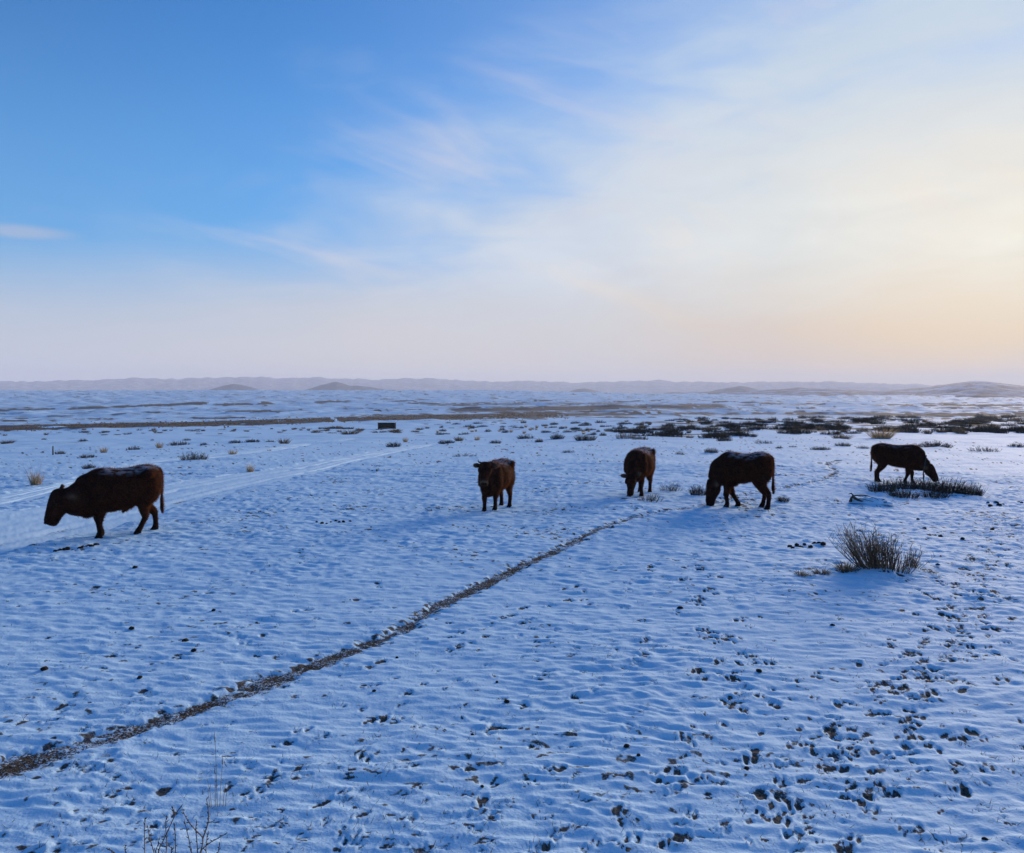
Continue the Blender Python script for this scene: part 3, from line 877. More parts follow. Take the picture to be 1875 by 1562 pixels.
def make_cow(label, px, py, heading, height, neck, poll, muzzle, feet, length=1.0, belly=0.0, lift=None, head_w=1.0, head_up=None, ears=((-0.1, 1, 0), (-0.1, -1, 0)), horns=False,
             frost=0.8, pale=0.0, dark=0.0, seed=1, tail_dx=0.0, hunch=0.0, ground_dz=-0.015, depth=1.0, sheath=False, fs=0.345, hsc=1.0):
    gx_, gy_, gz_ = at(px, py)
    root = bpy.data.objects.new('cow', None); COL.objects.link(root)
    root.empty_display_size = 0.2
    root.location = (gx_, gy_, gz_ + ground_dz); root.rotation_euler = (0, 0, R(heading))
    rnd = random.Random(seed)
    parts = []
    # trunk
    Q = spline([(x * length, (t + bt - (0.03 if False else 0)) / 2, (t - bt) / 2, w) for (x, t, bt, w) in
                [(x, t, (bt - belly) if bt < 0.5 else bt, w * depth) for (x, t, bt, w) in TORSO]], 40)
    parts.append(loft([((q[0], 0, q[1] + hunch * math.exp(-((q[0] - 0.25) / 0.2) ** 2)), (0, q[3], 0), (0, 0, q[2])) for q in Q], 32, 2.35))
    # hip bones and shoulder blades make the outline less of a barrel
    for sgn in (-1, 1):
        parts.append(tube([(-0.36 * length, sgn * 0.17, 0.90, 0.05, 0.05), (-0.30 * length, sgn * 0.19, 0.90, 0.075, 0.06), (-0.22 * length, sgn * 0.17, 0.88, 0.05, 0.05)], 10))
        parts.append(tube([((fs - 0.045) * length, sgn * 0.13, 0.90, 0.07, 0.06), (fs * length, sgn * 0.17, 0.72, 0.13, 0.075), ((fs + 0.025) * length, sgn * 0.165, 0.52, 0.12, 0.075)], 14))
    # neck
    parts.append(tube([(p[0] * (length if i == 0 else 1), *p[1:]) for i, p in enumerate(neck)], 26, 20))
    # head
    P, M = np.array(poll, float), np.array(muzzle, float)
    ax = M - P; L = np.linalg.norm(ax); ax /= L
    up = np.array(head_up if head_up else (1, 0, 0.6), float); up = up - ax * (up @ ax); up /= np.linalg.norm(up)
    lat = np.cross(up, ax); lat /= np.linalg.norm(lat)
    HP = [(-0.15, 0.045, 0.060, -0.02), (-0.06, 0.095, 0.092, -0.015), (0.08, 0.125, 0.108, -0.03), (0.24, 0.138, 0.112, -0.042), (0.40, 0.132, 0.100, -0.040), (0.56, 0.112, 0.080, -0.026), (0.70, 0.097, 0.070, -0.016),
          (0.82, 0.090, 0.074, -0.012), (0.91, 0.082, 0.074, -0.014), (0.97, 0.064, 0.062, -0.018), (1.005, 0.034, 0.040, -0.020)]
    hs = L / 0.41 * hsc
    Qh = spline(HP, 26)
    parts.append(loft([(P + ax * L * q[0] + up * q[3] * hs, lat * q[2] * hs * head_w, up * q[1] * hs) for q in Qh], 22, 2.3))
    for sgn in (-1, 1):   # brow ridge over each eye, jaw
        e = P + ax * L * 0.30 + lat * sgn * 0.095 * hs * head_w + up * 0.045 * hs
        parts.append(tube([(*(e - ax * 0.05), 0.02, 0.02), (*(e), 0.035 * hs, 0.03 * hs), (*(e + ax * 0.05), 0.02, 0.02)], 8))
    # ears
    tips = []
    for sgn, d in zip((1, -1), ears):
        b0 = P + ax * L * 0.04 + lat * sgn * (0.085 if (lat @ np.array((0, 1, 0))) > 0 else -0.085) * hs * head_w - up * 0.02
        d = np.array(d, float); d /= np.linalg.norm(d)
        nrm = np.cross(d, up); nrm /= np.linalg.norm(nrm)
        fl = np.cross(nrm, d)
        rings = []
        for t, w in ((-0.15, 0.024), (0.0, 0.030), (0.25, 0.046), (0.55, 0.056), (0.8, 0.042), (0.97, 0.016)):
            rings.append((b0 + d * 0.17 * hs * t, nrm * w * hs, fl * 0.020 * hs))
        parts.append(loft(rings, 12, 2.0))
        tips.append(b0 + d * 0.20 * hs * 0.7)
    # legs
    hoofs = []
    names = ('FL', 'FR', 'RL', 'RR')
    lift = lift or {}
    for nm in names:
        fx_, fy_ = feet[nm]
        lz = lift.get(nm, 0.0)
        sg = 1 if nm[1] == 'L' else -1
        if nm[0] == 'F':
            sx_ = fs * length
            d_ = fx_ - sx_
            pts = [(sx_ + 0.01, sg * 0.13, 0.66, 0.12, 0.06), (sx_ + 0.0 + d_ * 0.05, sg * 0.135, 0.52, 0.105, 0.07), (sx_ + d_ * 0.22, sg * 0.125, 0.415, 0.075, 0.058), (sx_ + d_ * 0.40 + 0.006, sg * 0.12, 0.33, 0.054, 0.047),
                   (sx_ + d_ * 0.54 + 0.014, sg * 0.12 + (fy_ - sg * 0.12) * 0.5, 0.265 + lz, 0.052, 0.047), (sx_ + d_ * 0.68 + 0.006, fy_, 0.20 + lz, 0.037, 0.036),
                   (sx_ + d_ * 0.88 - 0.006, fy_, 0.11 + lz, 0.035, 0.035), (fx_ - 0.004, fy_, 0.07 + lz, 0.043, 0.042), (fx_ + 0.014, fy_, 0.02 + lz, 0.046, 0.043)]
        else:
            hx_ = -0.34 * length
            rx = -0.40 * length
            d_ = fx_ - rx
            pts = [(hx_ + 0.01, sg * 0.13, 0.74, 0.16, 0.09), (hx_ + 0.035 + d_ * 0.08, sg * 0.145, 0.59, 0.155, 0.09), (hx_ + 0.05 + d_ * 0.22, sg * 0.14, 0.475, 0.110, 0.078), (hx_ + 0.0 + d_ * 0.42, sg * 0.125, 0.37, 0.068, 0.055),
                   (hx_ - 0.065 + d_ * 0.62, sg * 0.12 + (fy_ - sg * 0.12) * 0.6, 0.285 + lz * 0.7, 0.056, 0.045), (hx_ - 0.078 + d_ * 0.72, fy_, 0.23 + lz, 0.040, 0.037), (rx + d_ * 0.93 - 0.012, fy_, 0.11 + lz, 0.036, 0.036),
                   (fx_ - 0.004, fy_, 0.07 + lz, 0.043, 0.042), (fx_ + 0.016, fy_, 0.02 + lz, 0.046, 0.043)]
        parts.append(tube(pts, 34, 14))
        hoofs.append((fx_, fy_, lz))
    # tail
    tx = -0.505 * length
    tp = [(tx + 0.05, 0, 0.93, 0.03, 0.035), (tx - 0.015, 0, 0.89, 0.026, 0.03), (tx - 0.035 + tail_dx * 0.15, 0.0, 0.74, 0.021, 0.022), (tx - 0.03 + tail_dx * 0.4, 0.01, 0.58, 0.018, 0.018), (tx - 0.03 + tail_dx * 0.7, 0.015, 0.46, 0.023, 0.022),
          (tx - 0.035 + tail_dx, 0.02, 0.36, 0.030, 0.027), (tx - 0.04 + tail_dx * 1.15, 0.02, 0.27, 0.016, 0.015)]
    parts.append(tube(tp, 26, 10))
    if sheath:
        parts.append(tube([(-0.10, 0, 0.44, 0.04, 0.05), (-0.02, 0, 0.385, 0.035, 0.035), (0.03, 0, 0.34, 0.016, 0.016)], 8))
    # one continuous skin
    V, F, o_ = [], [], 0
    for v, f in parts:
        V += list(np.asarray(v) * height); F += [tuple(i + o_ for i in t) for t in f]; o_ += len(v)
    tmp_o = mesh_obj('tmp_cow', np.array(V), F, None)
    rm_ = tmp_o.modifiers.new('r', 'REMESH'); rm_.mode = 'VOXEL'; rm_.voxel_size = 0.0125 * height
    sm_ = tmp_o.modifiers.new('s', 'SMOOTH'); sm_.factor = 0.5; sm_.iterations = 5
    dg = bpy.context.evaluated_depsgraph_get()
    me = bpy.data.meshes.new_from_object(tmp_o.evaluated_get(dg))
    bpy.data.objects.remove(tmp_o)
    me.name = 'cow_body'
    n = len(me.vertices)
    co = np.empty(n * 3, np.float32); me.vertices.foreach_get('co', co); co = co.reshape(-1, 3).astype(float)
    no = np.empty(n * 3, np.float32); me.vertices.foreach_get('normal', no); no = no.reshape(-1, 3).astype(float)
    # shaggy relief
    rel = fbm(co[:, 0] / 0.07 + co[:, 1] / 0.11, co[:, 2] / 0.13 + co[:, 1] / 0.09, 2, 200 + seed)
    co2 = co + no * (rel * 0.006 * height)[:, None]
    me.vertices.foreach_set('co', co2.astype(np.float32).ravel())
    me.polygons.foreach_set('use_smooth', np.ones(len(me.polygons), bool))
    me.materials.append(fur_m)

    def masks(c, nn):
        c = c / height
        top = sstep(nn[:, 2], 0.45, 0.95) * sstep(c[:, 2], 0.80, 0.93) * sstep(c[:, 0], -0.55 * length, -0.36 * length) * (1 - sstep(c[:, 0], 0.22 * length, 0.42 * length))
        pn = fbm(c[:, 0] / 0.10, c[:, 1] / 0.05, 3, 300 + seed)
        fr = np.clip(frost * top * sstep(pn, -0.30, 0.25), 0, 1)
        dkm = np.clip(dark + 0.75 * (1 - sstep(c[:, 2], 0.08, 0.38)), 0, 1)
        hd = np.linalg.norm(c - M, axis=1)
        pl = pale * np.exp(-((hd - 0.085) / 0.022) ** 2)
        for tp_ in tips:
            pl = np.maximum(pl, 0.45 * np.exp(-(np.linalg.norm(c - tp_, axis=1) / 0.07) ** 2))
        return fr, dkm, pl
    fr, dkm, pl = masks(co, no)
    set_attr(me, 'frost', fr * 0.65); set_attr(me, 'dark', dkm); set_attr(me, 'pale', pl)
    body = bpy.data.objects.new('body', me); COL.objects.link(body); body.parent = root
    # coat of long hairs
    nf = len(me.polygons)
    cen = np.empty(nf * 3, np.float32); me.polygons.foreach_get('center', cen); cen = cen.reshape(-1, 3).astype(float)
    fn = np.empty(nf * 3, np.float32); me.polygons.foreach_get('normal', fn); fn = fn.reshape(-1, 3).astype(float)
    rs = np.random.default_rng(seed)
    pick = rs.choice(nf, 38000)
    c, nn = cen[pick] + rs.normal(0, 0.004, (38000, 3)), fn[pick]
    leg = 1 - sstep(c[:, 2] / height, 0.10, 0.42)
    hd_ = np.linalg.norm(c / height - (P + M) / 2, axis=1) < 0.30
    ln = height * rs.uniform(0.018, 0.042, 38000) * (1 - 0.55 * leg) * np.where(hd_, 0.5, 1.0)
    ln *= 1 + 0.5 * (c[:, 2] / height > 0.93)
    flow = np.array([-0.75, 0, -0.65]) + rs.normal(0, 0.38, (38000, 3))
    d = nn * 0.50 + flow * 0.75; d /= np.linalg.norm(d, axis=1)[:, None]
    side = np.cross(d, nn + rs.normal(0, 0.3, (38000, 3))); side /= np.linalg.norm(side, axis=1)[:, None] + 1e-9
    wd = height * rs.uniform(0.0011, 0.0024, 38000)
    Vc = np.stack([c - side * wd[:, None] - nn * 0.003, c + side * wd[:, None] - nn * 0.003, c + d * ln[:, None]], 1).reshape(-1, 3)
    coat = mesh_obj('coat', Vc, np.arange(114000).reshape(-1, 3), coat_m, root, smooth=False)
    fr, dkm, pl = masks(c, nn)
    fr = np.where(rs.random(38000) < 0.4 + fr, fr, 0) * rs.uniform(0.6, 1.4, 38000)
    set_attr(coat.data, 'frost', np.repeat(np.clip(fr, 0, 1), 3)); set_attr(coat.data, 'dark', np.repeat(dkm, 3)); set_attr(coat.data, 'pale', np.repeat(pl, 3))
    coat['kind'] = 'stuff'
    # hooves: two claws each
    for (fx_, fy_, lz) in hoofs:
        Vh, Fh, k0 = [], [], 0
        for sg in (-1, 1):
            v, f = tube([(fx_ - 0.03, fy_ + sg * 0.022, 0.045 + lz, 0.02, 0.018), (fx_ + 0.0, fy_ + sg * 0.023, 0.035 + lz, 0.032, 0.021), (fx_ + 0.040, fy_ + sg * 0.025, 0.022 + lz, 0.022, 0.018), (fx_ + 0.064, fy_ + sg * 0.02, 0.012 + lz, 0.010, 0.012)], 8, 10)
            Vh += list(np.asarray(v) * height); Fh += [tuple(i + k0 for i in t) for t in f]; k0 += len(v)
        mesh_obj('hoof', Vh, Fh, hoof_m, root)
    for sg in (-1, 1):
        e = P + ax * L * 0.33 + lat * sg * 0.106 * hs * head_w + up * 0.030 * hs
        v, f = tube([(*(e - ax * 0.024), 0.006, 0.006), (*(e - ax * 0.012), 0.018, 0.015), (*(e + ax * 0.012), 0.018, 0.015), (*(e + ax * 0.024), 0.006, 0.006)], 8, 10, lat=tuple(lat))
        mesh_obj('eye', np.asarray(v) * height, f, eye_m, root)
        nq = P + ax * L * 0.955 + lat * sg * 0.036 * hs + up * 0.045 * hs
        v, f = tube([(*(nq - ax * 0.02), 0.004, 0.004), (*nq, 0.012, 0.012), (*(nq + ax * 0.022), 0.005, 0.005)], 6, 8, lat=tuple(lat))
        mesh_obj('nostril', np.asarray(v) * height, f, nose_m, root)
        if horns:
            b0 = P + ax * L * -0.06 + lat * sg * 0.062 * hs + up * 0.01
            z_ = np.array((0, 0, 1.0))
            pts = [b0, b0 + lat * sg * 0.045 - ax * 0.02, b0 + lat * sg * 0.072 + z_ * 0.03, b0 + lat * sg * 0.078 + z_ * 0.075]
            v, f = tube([(*p, r_, r_) for p, r_ in zip(pts, (0.018, 0.016, 0.011, 0.003))], 10, 10)
            mesh_obj('horn', np.asarray(v) * height, f, horn_m, root)
    tag(root, label, 'cow', 'brown cattle scattered over the snow')
    return root, (P, M, height)


# walking cow, head low, facing left
COW1 = make_cow('stocky dark brown cow walking with lowered head beside the packed snow track', 229, 979, 222, 1.175,
         neck=[(0.30, 0, 0.67, 0.29, 0.21), (0.43, 0, 0.625, 0.30, 0.20), (0.56, 0, 0.585, 0.255, 0.165), (0.68, 0, 0.58, 0.205, 0.135), (0.79, 0, 0.60, 0.14, 0.10)],
         poll=(0.815, 0, 0.675), muzzle=(0.955, 0.015, 0.265), head_up=(1, 0, 0.35), feet={'FL': (0.36, 0.10), 'FR': (0.29, -0.10), 'RL': (-0.14, 0.12), 'RR': (-0.45, -0.12)},
         length=0.965, belly=0.01, ears=((-0.80, 0.60, -0.12), (-0.35, -0.55, 0.60)), frost=0.75, dark=0.25, seed=3, tail_dx=0.015, sheath=True, depth=1.02)[0]
# young cow with short horns, facing the camera
COW2 = make_cow('small red brown cow with short horns facing the camera, head raised', 911, 932, 248, 1.03,
         neck=[(0.34, 0, 0.70, 0.26, 0.17), (0.46, 0, 0.725, 0.235, 0.16), (0.55, 0.01, 0.79, 0.185, 0.125), (0.62, 0.015, 0.85, 0.13, 0.10)],
         poll=(0.64, 0.02, 0.955), muzzle=(0.80, 0.06, 0.585), head_up=(1, 0.35, 0.8), head_w=1.08, feet={'FL': (0.37, 0.105), 'FR': (0.40, -0.11), 'RL': (-0.34, 0.12), 'RR': (-0.46, -0.11)},
         lift={'FL': 0.05}, length=0.95, ears=((-0.1, 1, 0.0), (-0.1, -1, 0.06)), horns=True, frost=0.6, pale=0.6, seed=5)[0]
# grazing, seen from the front
COW3 = make_cow('red brown cow seen head on, muzzle down in a shrub', 1172, 905, 246, 1.10,
         neck=[(0.32, 0, 0.66, 0.28, 0.185), (0.46, 0, 0.60, 0.24, 0.165), (0.56, 0, 0.53, 0.19, 0.125), (0.64, 0, 0.465, 0.135, 0.10)],
         poll=(0.675, -0.01, 0.48), muzzle=(0.79, 0.0, 0.085), head_up=(1, 0, 0.3), feet={'FL': (0.30, 0.11), 'FR': (0.50, -0.10), 'RL': (-0.36, 0.12), 'RR': (-0.44, -0.12)},
         length=1.0, ears=((0, 0.75, 0.55), (0.05, -1, 0.12)), frost=0.9, seed=8, depth=1.06, hsc=0.92)[0]
# grazing side on, facing left
COW4 = make_cow('dark brown cow with frosted back grazing beside the end of the trodden path', 1363, 930, 169, 1.185,
         neck=[(0.26, 0, 0.68, 0.29, 0.21), (0.38, 0, 0.62, 0.275, 0.19), (0.465, 0, 0.55, 0.195, 0.14), (0.53, 0, 0.475, 0.125, 0.10)],
         poll=(0.56, 0, 0.465), muzzle=(0.60, 0.01, 0.035), head_up=(1, 0, 0.0), feet={'FL': (0.31, 0.10), 'FR': (0.10, -0.10), 'RL': (-0.375, 0.12), 'RR': (-0.315, -0.12)},
         length=0.875, belly=-0.055, hunch=0.015, ears=((-0.55, 0.8, -0.15), (0.45, -0.4, 0.7)), frost=0.9, dark=0.2, seed=11, hsc=0.86)[0]
# grazing side on, facing right
COW5, C5 = make_cow('dark brown cow facing right, grazing in the shrub patch', 1641, 884, -27, 1.13,
         neck=[(0.30, 0, 0.67, 0.265, 0.19), (0.44, 0, 0.585, 0.25, 0.17), (0.58, 0, 0.52, 0.18, 0.13), (0.69, 0, 0.475, 0.12, 0.10)],
         poll=(0.73, 0, 0.47), muzzle=(0.90, 0.0, 0.10), head_up=(1, 0, 0.6), feet={'FL': (0.37, 0.10), 'FR': (0.20, -0.10), 'RL': (-0.41, 0.12), 'RR': (-0.45, -0.12)},
         length=1.08, belly=-0.02, ears=((0.1, 0.5, 0.7), (-0.7, -0.7, -0.1)), frost=0.25, dark=0.3, seed=14, depth=0.95, fs=0.27, hsc=0.92)

# rope hanging from the neck of the cow in the shrub patch
rope_m = principled('neck_rope_fibre', (0.05, 0.055, 0.06), 0.8, 0.2)[0]
hh = C5[2]
pts = []
for k in range(17):
    t = 2 * math.pi * k / 16
    pts.append((0.585 + 0.05 * math.cos(t) * 0.6 + 0.04, 0.145 * math.sin(t), 0.49 + 0.235 * math.cos(t), 0.013, 0.013))
v1, f1 = tube(pts, 60, 8, lat=(0.9, 0.1, -0.4))
v2, f2 = tube([(0.60, -0.03, 0.275, 0.014, 0.014), (0.61, -0.05, 0.22, 0.02, 0.016), (0.605, -0.05, 0.15, 0.018, 0.014), (0.62, -0.055, 0.07, 0.008, 0.008)], 16, 8)
M4 = Matrix.Translation(COW5.location) @ Matrix.Rotation(COW5.rotation_euler.z, 4, 'Z')
Vr = [M4 @ Vector(np.asarray(p) * hh) for p in list(v1) + list(v2)]
rope = mesh_obj('neck_rope', [tuple(p) for p in Vr], list(f1) + [tuple(i + len(v1) for i in t) for t in f2], rope_m)
tag(rope, 'dark rope looped on the neck of the cow facing right, one end dangling', 'rope')


# ------------------------------------------------------------------ plants
def plant_mat(name, ca, cb, trans=0.25):
    m = bpy.data.materials.new(name); m.use_nodes = True
    S = NT(m.node_tree); S.n.clear()
    geo = S.node('ShaderNodeNewGeometry')
    nz = S.noise(geo.outputs['Position'], 23.0, 2.0, 0.5)
    c = S.mix(S.smooth(S.add(S.mul(geo.outputs['Random Per Island'], 0.6), S.mul(nz, 0.4)), 0.2, 0.8), ca, cb)
    d, t, mx, o = S.node('ShaderNodeBsdfDiffuse'), S.node('ShaderNodeBsdfTranslucent'), S.node('ShaderNodeMixShader'), S.node('ShaderNodeOutputMaterial')
    S.put(d.inputs[0], c); S.put(t.inputs[0], c); mx.inputs[0].default_value = trans
    S.l.new(d.outputs[0], mx.inputs[1]); S.l.new(t.outputs[0], mx.inputs[2]); S.l.new(mx.outputs[0], o.inputs[0])
    return m


twig_m = plant_mat('dark_twigs', (0.034, 0.026, 0.021), (0.135, 0.098, 0.070), 0.08)
bush_m = plant_mat('brown_twigs', (0.13, 0.088, 0.058), (0.42, 0.30, 0.19), 0.35)
straw_m = plant_mat('dry_straw', (0.24, 0.17, 0.09), (0.55, 0.42, 0.25), 0.4)
straw_dull_m = plant_mat('weathered_straw', (0.09, 0.065, 0.04), (0.24, 0.18, 0.11), 0.25)


def stick(V, F, pts, r0, r1, sides=3):
    """tapered twig along a few points"""
    pts = [np.asarray(p, float) for p in pts]
    base = len(V); n = len(pts)
    for i, p in enumerate(pts):
        t = pts[min(i + 1, n - 1)] - pts[max(i - 1, 0)]; t = t / (np.linalg.norm(t) + 1e-9)
        a = np.cross(t, (0.3, 0.9, 0.2)); a /= np.linalg.norm(a) + 1e-9; b = np.cross(t, a)
        r = r0 + (r1 - r0) * i / (n - 1)
        for k in range(sides):
            q = 2 * math.pi * k / sides
            V.append(p + (a * math.cos(q) + b * math.sin(q)) * r)
    for i in range(n - 1):
        for k in range(sides):
            k2 = (k + 1) % sides
            F.append((base + i * sides + k, base + i * sides + k2, base + (i + 1) * sides + k2, base + (i + 1) * sides + k))


def twiggy(rnd, n, spread, lean, hmin, hmax, r, twigs=3, bend=0.25, base_r=0.3, dome=0.0):
    """many-stemmed bush about one unit high: stems fan out from a broad foot"""
    V, F = [], []
    for _ in range(n):
        q = rnd.uniform(0, 2 * math.pi); rr = base_r * math.sqrt(rnd.random())
        b = np.array((rr * math.cos(q), rr * math.sin(q), -0.05))
        d = np.array((b[0] / max(base_r, .01) * spread + rnd.gauss(0, 0.18) + lean[0], b[1] / max(base_r, .01) * spread + rnd.gauss(0, 0.18) + lean[1], 1.0))
        L = rnd.uniform(hmin, hmax) * (1 - dome * (rr / max(base_r, .01)) ** 2); d = d / np.linalg.norm(d)
        pts = [b]
        for k in range(1, 4):
            d = d + np.array((rnd.gauss(0, bend * 0.35), rnd.gauss(0, bend * 0.35), 0.12)); d /= np.linalg.norm(d)
            pts.append(pts[-1] + d * L / 3)
        stick(V, F, pts, r * rnd.uniform(0.7, 1.2), r * 0.3)
        for _t in range(twigs):
            t = rnd.uniform(0.35, 0.95) * 3; i = min(int(t), 2); p = pts[i] + (pts[i + 1] - pts[i]) * (t - i)
            e = np.array((rnd.gauss(0, 0.55), rnd.gauss(0, 0.55), rnd.uniform(0.3, 1.0))); e /= np.linalg.norm(e)
            l2 = L * rnd.uniform(0.12, 0.3)
            stick(V, F, [p, p + e * l2 * 0.5 + np.array((0, 0, 0.02)), p + e * l2], r * 0.5, r * 0.2)
    return np.array(V), np.array(F)


def grassy(rnd, n, spread, w, base_r=0.22, hmin=0.45, hmax=1.0, droop=0.3, stalks=0):
    V, F = [], []
    for k in range(n + stalks):
        q = rnd.uniform(0, 2 * math.pi); rr = base_r * math.sqrt(rnd.random())
        p0 = np.array((rr * math.cos(q), rr * math.sin(q), -0.04))
        out = np.array((math.cos(q), math.sin(q), 0)) * spread * (0.2 + rr / base_r) + np.array((rnd.gauss(0, 0.12), rnd.gauss(0, 0.12), 0))
        L = rnd.uniform(hmin, hmax) if k < n else rnd.uniform(1.2, 1.75)
        d0 = out + np.array((0, 0, 1.0)); d0 /= np.linalg.norm(d0)
        p1 = p0 + d0 * L * 0.55
        d1 = d0 + out * droop * 1.6 + np.array((rnd.gauss(0, 0.1), rnd.gauss(0, 0.1), -droop * 0.3)); d1 /= np.linalg.norm(d1)
        p2 = p1 + d1 * L * 0.45
        s = np.array((-math.sin(q + rnd.uniform(-1, 1)), math.cos(q + rnd.uniform(-1, 1)), 0)) * w * (0.5 if k >= n else 1.0)
        b = len(V)
        V += [p0 - s, p0 + s, p1 + s * 0.8, p1 - s * 0.8, p2]
        F += [(b, b + 1, b + 2, b + 3), (b + 3, b + 2, b + 4)]
    return V, F


_r = random.Random(5)
LIB = {}
def lib(kind, builders, mat):
    out = []
    for i, (V, F) in enumerate(builders):
        me = bpy.data.meshes.new(kind)
        me.from_pydata([tuple(map(float, p)) for p in V], [], [tuple(int(q) for q in f) for f in F])
        me.materials.append(mat)
        out.append(me)
    LIB[kind] = out


lib('shrub', [twiggy(_r, 210, 0.55, (0.1, 0), 0.45, 1.0, 0.013, 3, 0.12, base_r=0.60, dome=0.4) for _ in range(4)], twig_m)
lib('low_shrub', [twiggy(_r, 130, 0.35, (0, 0), 0.5, 1.1, 0.022, 3, 0.15, base_r=0.85, dome=0.55) for _ in range(5)], twig_m)
lib('sparse_shrub', [twiggy(_r, 100, 0.45, (0.1, 0), 0.35, 1.0, 0.012, 3, 0.12, base_r=0.65, dome=0.4) for _ in range(3)], twig_m)
lib('brown_shrub', [twiggy(_r, 120, 0.5, (0, 0), 0.5, 1.0, 0.015, 3, 0.15, base_r=0.6, dome=0.5) for _ in range(3)], bush_m)
lib('tuft', [grassy(_r, 170, 0.42, 0.010) for _ in range(4)], straw_m)
lib('stalk_tuft', [grassy(_r, 170, 0.30, 0.009, stalks=16) for _ in range(2)], straw_m)
lib('dull_tuft', [grassy(_r, 150, 0.5, 0.016, base_r=0.32) for _ in range(4)], straw_dull_m)
WIDTH = {'shrub': 1.9, 'low_shrub': 2.1, 'sparse_shrub': 1.9, 'brown_shrub': 1.8, 'tuft': 1.05, 'stalk_tuft': 0.9, 'dull_tuft': 1.3}
CATS = {'shrub': ('shrub', 'shrub'), 'low_shrub': ('shrub', 'shrub'), 'sparse_shrub': ('shrub', 'shrub'), 'brown_shrub': ('shrub', 'shrub'), 'tuft': ('grass_tuft', 'grass tuft'), 'stalk_tuft': ('grass_tuft', 'grass tuft'), 'dull_tuft': ('grass_tuft', 'grass tuft')}
_p = random.Random(9)


def plant(kind, px, py, wpx, hpx, label, group, rz=None):
    x, y, z = at(px, py)
    k = ppm((x, y))
    me = _p.choice(LIB[kind])
    o = bpy.data.objects.new(CATS[kind][0], me); COL.objects.link(o)
    w, h = wpx / k, hpx / k
    sx = w / WIDTH[kind]
    o.location = (x, y, gz(x, y) - 0.02)
    o.scale = (sx, min(sx, max(h * 1.3, sx * 0.6)), h)
    o.rotation_euler = (0, 0, (_p.choice((0, math.pi)) + _p.uniform(-0.35, 0.35) - math.atan2(x, y)) if rz is None else rz)
    tag(o, label, CATS[kind][1], group)
    return o


G1 = 'plants scattered beyond the packed snow track'
plant('stalk_tuft', 65, 888, 26, 30, 'tall pale grass tuft with thin seed stalks left of the walking cow', G1)
plant('tuft', 190, 829, 16, 15, 'pale rounded grass tuft right of the thin post', G1)
plant('shrub', 110, 832, 20, 9, 'small dark shrub close beside the thin post', G1)
plant('low_shrub', 160, 838, 34, 8, 'flat dark shrub with a second clump, above the left cow', G1)
plant('shrub', 163, 858, 28, 10, 'low dark shrub just above the withers of the left cow', G1)
plant('low_shrub', 245, 823, 26, 8, 'low dark mound of a shrub left of a pale round tuft', G1)
plant('tuft', 292, 821, 17, 16, 'pale round grass tuft behind the largest shrub at left', G1)
plant('low_shrub', 327, 815, 44, 8, 'wide low dark shrub behind the pale round tuft', G1)
plant('low_shrub', 374, 815, 16, 5, 'small flat dark shrub right of the wide low one', G1)
plant('low_shrub', 342, 806, 16, 5, 'tiny dark shrub farther back, above the wide low one', G1)
plant('shrub', 355, 843, 56, 23, 'largest bushy dark shrub at left beside the narrow wheel track', G1)
plant('tuft', 426, 831, 20, 14, 'pale grass tuft on the edge of the narrow wheel track', G1)
plant('low_shrub', 431, 811, 28, 7, 'low dark shrub, first of three in a line', G1)
plant('low_shrub', 462, 810, 32, 7, 'low dark shrub, middle of three in a line', G1)
plant('low_shrub', 494, 810, 22, 6, 'low dark shrub, last of three in a line', G1)
plant('dull_tuft', 521, 812, 27, 15, 'brown bushy grass tuft at the end of a line of low shrubs', G1)
plant('stalk_tuft', 458, 863, 17, 20, 'pale spiky grass tuft between the two snow tracks', G1)
plant('tuft', 493, 825, 9, 8, 'tiny straw coloured tuft beside the narrow wheel track', G1)
plant('dull_tuft', 13, 812, 28, 8, 'wide dull grass clump at the left edge of the plain', G1)
plant('low_shrub', 81, 805, 10, 4, 'tiny dark shrub alone left of the thin post', G1)
plant('low_shrub', 152, 808, 17, 5, 'small flat dark clump standing alone beyond the post', G1)
plant('dull_tuft', 215, 797, 12, 5, 'small dull tuft near the brown grass band', G1)
plant('low_shrub', 279, 806, 7, 4, 'tiny dark clump just behind a pale round tuft', G1)
G2 = 'plants along the far end of the snow tracks'
plant('dull_tuft', 640, 795, 46, 12, 'broad brown grass hummock left of the dark shed', G2)
plant('dull_tuft', 697, 793, 40, 8, 'low dull grass hummock in front of the dark shed', G2)
plant('dull_tuft', 723, 792, 34, 8, 'dull grass hummock at the right foot of the dark shed', G2)
plant('tuft', 742, 809, 14, 14, 'upright tan grass tuft below the shed', G2)
plant('shrub', 721, 818, 38, 12, 'dark shrub on the bank where the two snow tracks meet', G2)
plant('shrub', 818, 812, 42, 10, 'long dark shrub right of where the tracks meet', G2)
plant('dull_tuft', 840, 808, 24, 13, 'brownish tuft growing out of the long dark shrub', G2)
plant('tuft', 874, 807, 13, 14, 'straw coloured tuft standing between two dark shrubs', G2)
plant('shrub', 907, 812, 28, 9, 'small dark shrub right of the straw coloured tuft', G2)
plant('sparse_shrub', 849, 836, 58, 10, 'thin straggling shrub just behind the horned cow', G2)
plant('sparse_shrub', 691, 855, 20, 6, 'faint low tuft on open snow left of the horned cow', G2)
plant('shrub', 1040, 830, 30, 10, 'lone dark shrub on open snow between horned cow and head on cow', G2)
plant('shrub', 1181, 826, 22, 10, 'dark shrub peeping over the back of the head on cow', G2)
G3 = 'shrubs in front of the dense shrub belt'
plant('shrub', 962, 803, 40, 11, 'dark shrub at the left end of a loose row', G3)
plant('shrub', 987, 809, 20, 9, 'small dark shrub in front of a loose row', G3)
